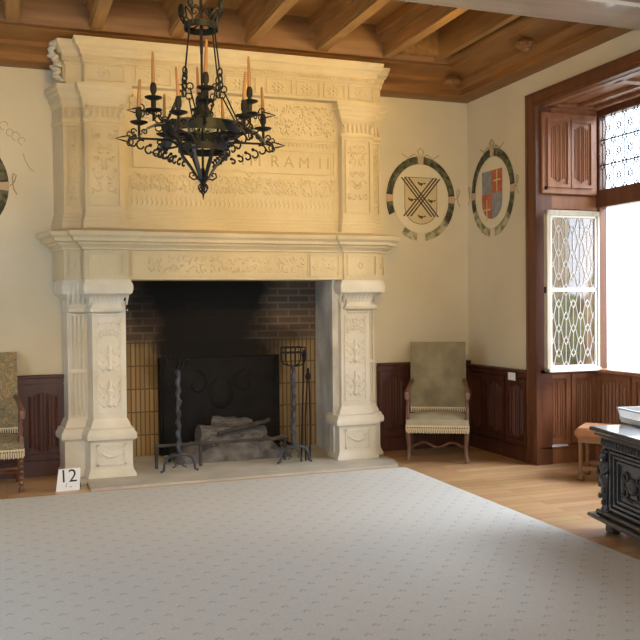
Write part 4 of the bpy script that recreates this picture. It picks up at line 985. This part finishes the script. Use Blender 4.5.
# ------------------------------------------------------------------ number card
t = thing('number_card', 'white tent card with number 12 standing by the left pier', 'sign', (0.487, 7.58, 0), R(4))
Mc = Matrix.Rotation(R(-14), 4, 'X')
b = MB(Mc); b.add([(-0.105,-.002,0),(0.09,-.002,0),(0.105,-.002,0.185),(-0.075,-.002,0.185),(-0.105,.002,0),(0.09,.002,0),(0.105,.002,0.185),(-0.075,.002,0.185)],[(0,1,2,3),(4,7,6,5),(0,4,5,1),(1,5,6,2),(2,6,7,3),(3,7,4,0)]); b.build('card', white_c, t)
b = MB(Mc); b.box(-0.088, 0.094, 0.002, 0.010, 0.005, 0.185); b.build('backing', ink, t)
b = MB(); b.prism([(0.0, 0.05), (0.10, 0.12), (0.10, 0.13), (0.0, 0.06)], 0, 0.01); b.v = []; b.f = []
b.strap([(0.06, 0.046, 0.17), (0.09, 0.12, 0.0)], (1, 0, 0), 0.06, 0.004); b.build('strut', ink, t)
text_obj('numerals', '12', 0.15, Mc @ XZ(0.0, -0.003, 0.118), ink, t, 0.0006)
text_obj('small_mark', '/ .,', 0.05, Mc @ XZ(0.0, -0.003, 0.045), ink, t, 0.0006)
# label on the wainscot
b = MB(); b.box(XW-0.066, XW-0.062, 7.33, 7.46, 0.785, 0.86)
tag(b.build('wall_label', white_c), 'small white paper label fixed high on the dark wainscot near the bay', 'label')

# ------------------------------------------------------------------ stool
t = thing('stool', 'low stool with tan leather seat behind the dark chest, in the bay', 'stool', (4.66, 6.30, 0), R(-48))
b = MB(); b.box(-0.03, 0.42, -0.03, 0.38, 0.37, 0.46, 0.03); b.build('seat', leather, t, smooth=True)
b = MB(); b.box(0.0, 0.39, 0.0, 0.35, 0.33, 0.37); b.build('seat_rail', stoolw, t)
for x, y in ((0.02, 0.02), (0.37, 0.02), (0.02, 0.33), (0.37, 0.33)):
    b = MB(); b.lathe([(0.012, 0.0), (0.03, 0.012), (0.03, 0.04), (0.014, 0.055), (0.018, 0.065), (0.018, 0.34)], (x, y, 0), 10); b.build('leg', stoolw, t, smooth=True)
b = MB(); b.box(0.02, 0.37, 0.01, 0.03, 0.09, 0.12); b.box(0.02, 0.37, 0.32, 0.34, 0.09, 0.12); b.build('stretcher', stoolw, t)

# ------------------------------------------------------------------ carved chest
# local frame: x runs along the front (from far corner towards the camera), front faces -y
cang = math.atan2(-math.cos(R(10)), -math.sin(R(10)))
ct = thing('carved_chest', 'dark carved oak chest with moulded top standing at the right edge', 'chest', (3.775, 4.85, 0), cang); ct.scale = (1, 1, 0.955)
# +x local = towards camera ; local -y must be the room side (-X world)
L_, D_ = 1.35, 0.55
b = MB(); b.box(0.03, L_-0.03, 0.03, D_-0.02, 0.15, 0.66); b.build('body', chest_m, ct, bev=0.004)
b = MB(); b.box(-0.06, L_+0.06, -0.06, D_+0.03, 0.705, 0.74, 0.010); b.box(-0.035, L_+.035, -0.035, D_, 0.675, 0.705, 0.008); b.box(0, L_, 0, D_, 0.655, 0.675); b.build('lid', chest_m, ct)
b = MB(); b.box(-0.07, L_+0.07, -0.07, D_+0.02, 0.095, 0.125, 0.008); b.box(-0.03, L_+.03, -0.03, D_, 0.125, 0.155, 0.01); b.build('plinth', chest_m, ct)
for x, y in ((0.03, 0.03), (L_-0.11, 0.03), (0.03, D_-0.11), (L_-0.11, D_-0.11)):
    b = MB(); b.box(x, x+0.08, y-.02, y+0.06, 0, 0.095, 0.01); b.build('foot', chest_m, ct)
b = MB()
for k in range(36): x = 0.02+k*(L_-0.04)/35; b.ell((x, 0.005, 0.635), (0.014, 0.022, 0.026), 7, 5)
b.box(0.02, L_-.02, 0.0, 0.03, 0.60, 0.612); b.build('gadroon_band', chest_m, ct, smooth=True)
for xm in (0.05, L_/2, L_-0.05):
    b = MB(); y = 0.01
    b.box(xm-0.05, xm+0.05, 0.01, 0.04, 0.155, 0.60)
    b.ell((xm, y-0.02, 0.545), (0.028, 0.03, 0.036), 10, 7); b.ell((xm, y-0.005, 0.575), (0.04, 0.03, 0.02), 8, 5)   # head and hair
    b.ell((xm, y-0.01, 0.46), (0.045, 0.035, 0.06), 10, 7)                                                       # torso
    for s_ in (-1, 1): b.tube([(xm+s_*0.035, y-0.01, 0.50), (xm+s_*0.055, y-0.02, 0.45), (xm+s_*0.025, y-0.045, 0.42)], 0.014, 6)
    b.lathe([(0.04, 0.42), (0.05, 0.38), (0.035, 0.33), (0.03, 0.26), (0.022, 0.20), (0.035, 0.17), (0.04, 0.155)], (xm, y, 0), 10)
    for k in range(5): b.ell((xm+0.02*(-1)**k, y-0.035, 0.38-k*0.04), (0.018, 0.014, 0.022), 6, 4)
    b.build('caryatid', chest_m, ct, smooth=True)
for (xa, xb) in ((0.12, L_/2-0.07), (L_/2+0.07, L_-0.12)):
    b = MB()
    for i, g in enumerate((0.0, 0.03, 0.06)):
        y = 0.03-0.018+0.007*i
        rframe(b, xa+g, xb-g, 0.18+g, 0.59-g, 0.03, 0.016, 0.022-0.006*i)
    xm, zm = (xa+xb)/2, 0.385
    for s_ in (-1, 1):
        for s2 in (-1, 1):
            b.tube([(px, 0.022, pz) for px, pz in spiral(xm+s_*0.085, zm+s2*0.045, 0.042, 1.2, 0 if s_ > 0 else PI, s_*s2)], 0.010, 6)
            b.ell((xm+s_*0.12, 0.022, zm+s2*0.02), (0.02, 0.012, 0.035), 6, 5)
    b.ell((xm, 0.022, zm), (0.05, 0.022, 0.06), 12, 7); b.ell((xm, 0.01, zm), (0.02, 0.016, 0.028), 8, 5)
    b.tube([(xm-0.14, 0.025, zm-0.08), (xm, 0.018, zm-0.10), (xm+0.14, 0.025, zm-0.08)], 0.009, 6)
    b.build('carved_panel', chest_m, ct, smooth=False)
# display box on the chest
t = thing('display_box', 'small frosted white open box with beige inside on top of the chest', 'box', (4.04, 4.98, 0.709), cang)
b = MB(); b.box(0, 0.40, 0, 0.28, 0, 0.025, 0.004); b.build('tray_base', acry, t)
b = MB(); b.add([(0.0, 0, 0.02), (0.0, 0.28, 0.02), (-0.03, 0.29, 0.10), (-0.03, -0.01, 0.10), (0.012, 0, 0.02), (0.012, 0.28, 0.02), (-0.016, 0.29, 0.10), (-0.016, -0.01, 0.10)], [(0,1,2,3),(4,7,6,5),(0,3,7,4),(1,5,6,2),(3,2,6,7),(0,4,5,1)])
b.box(-0.03, 0.42, 0.27, 0.285, 0.02, 0.10); b.box(0.39, 0.41, 0, 0.28, 0.02, 0.10); b.box(-.03, 0.42, -0.012, 0.0, 0.088, 0.10); b.box(0.0, 0.40, -0.008, 0.0, 0.02, 0.04); b.build('tray_wall', acry, t)
b = MB(); b.box(0.015, 0.385, 0.258, 0.268, 0.025, 0.095); b.box(0.02, 0.38, 0.01, 0.25, 0.025, 0.03); b.build('lining', beige, t)
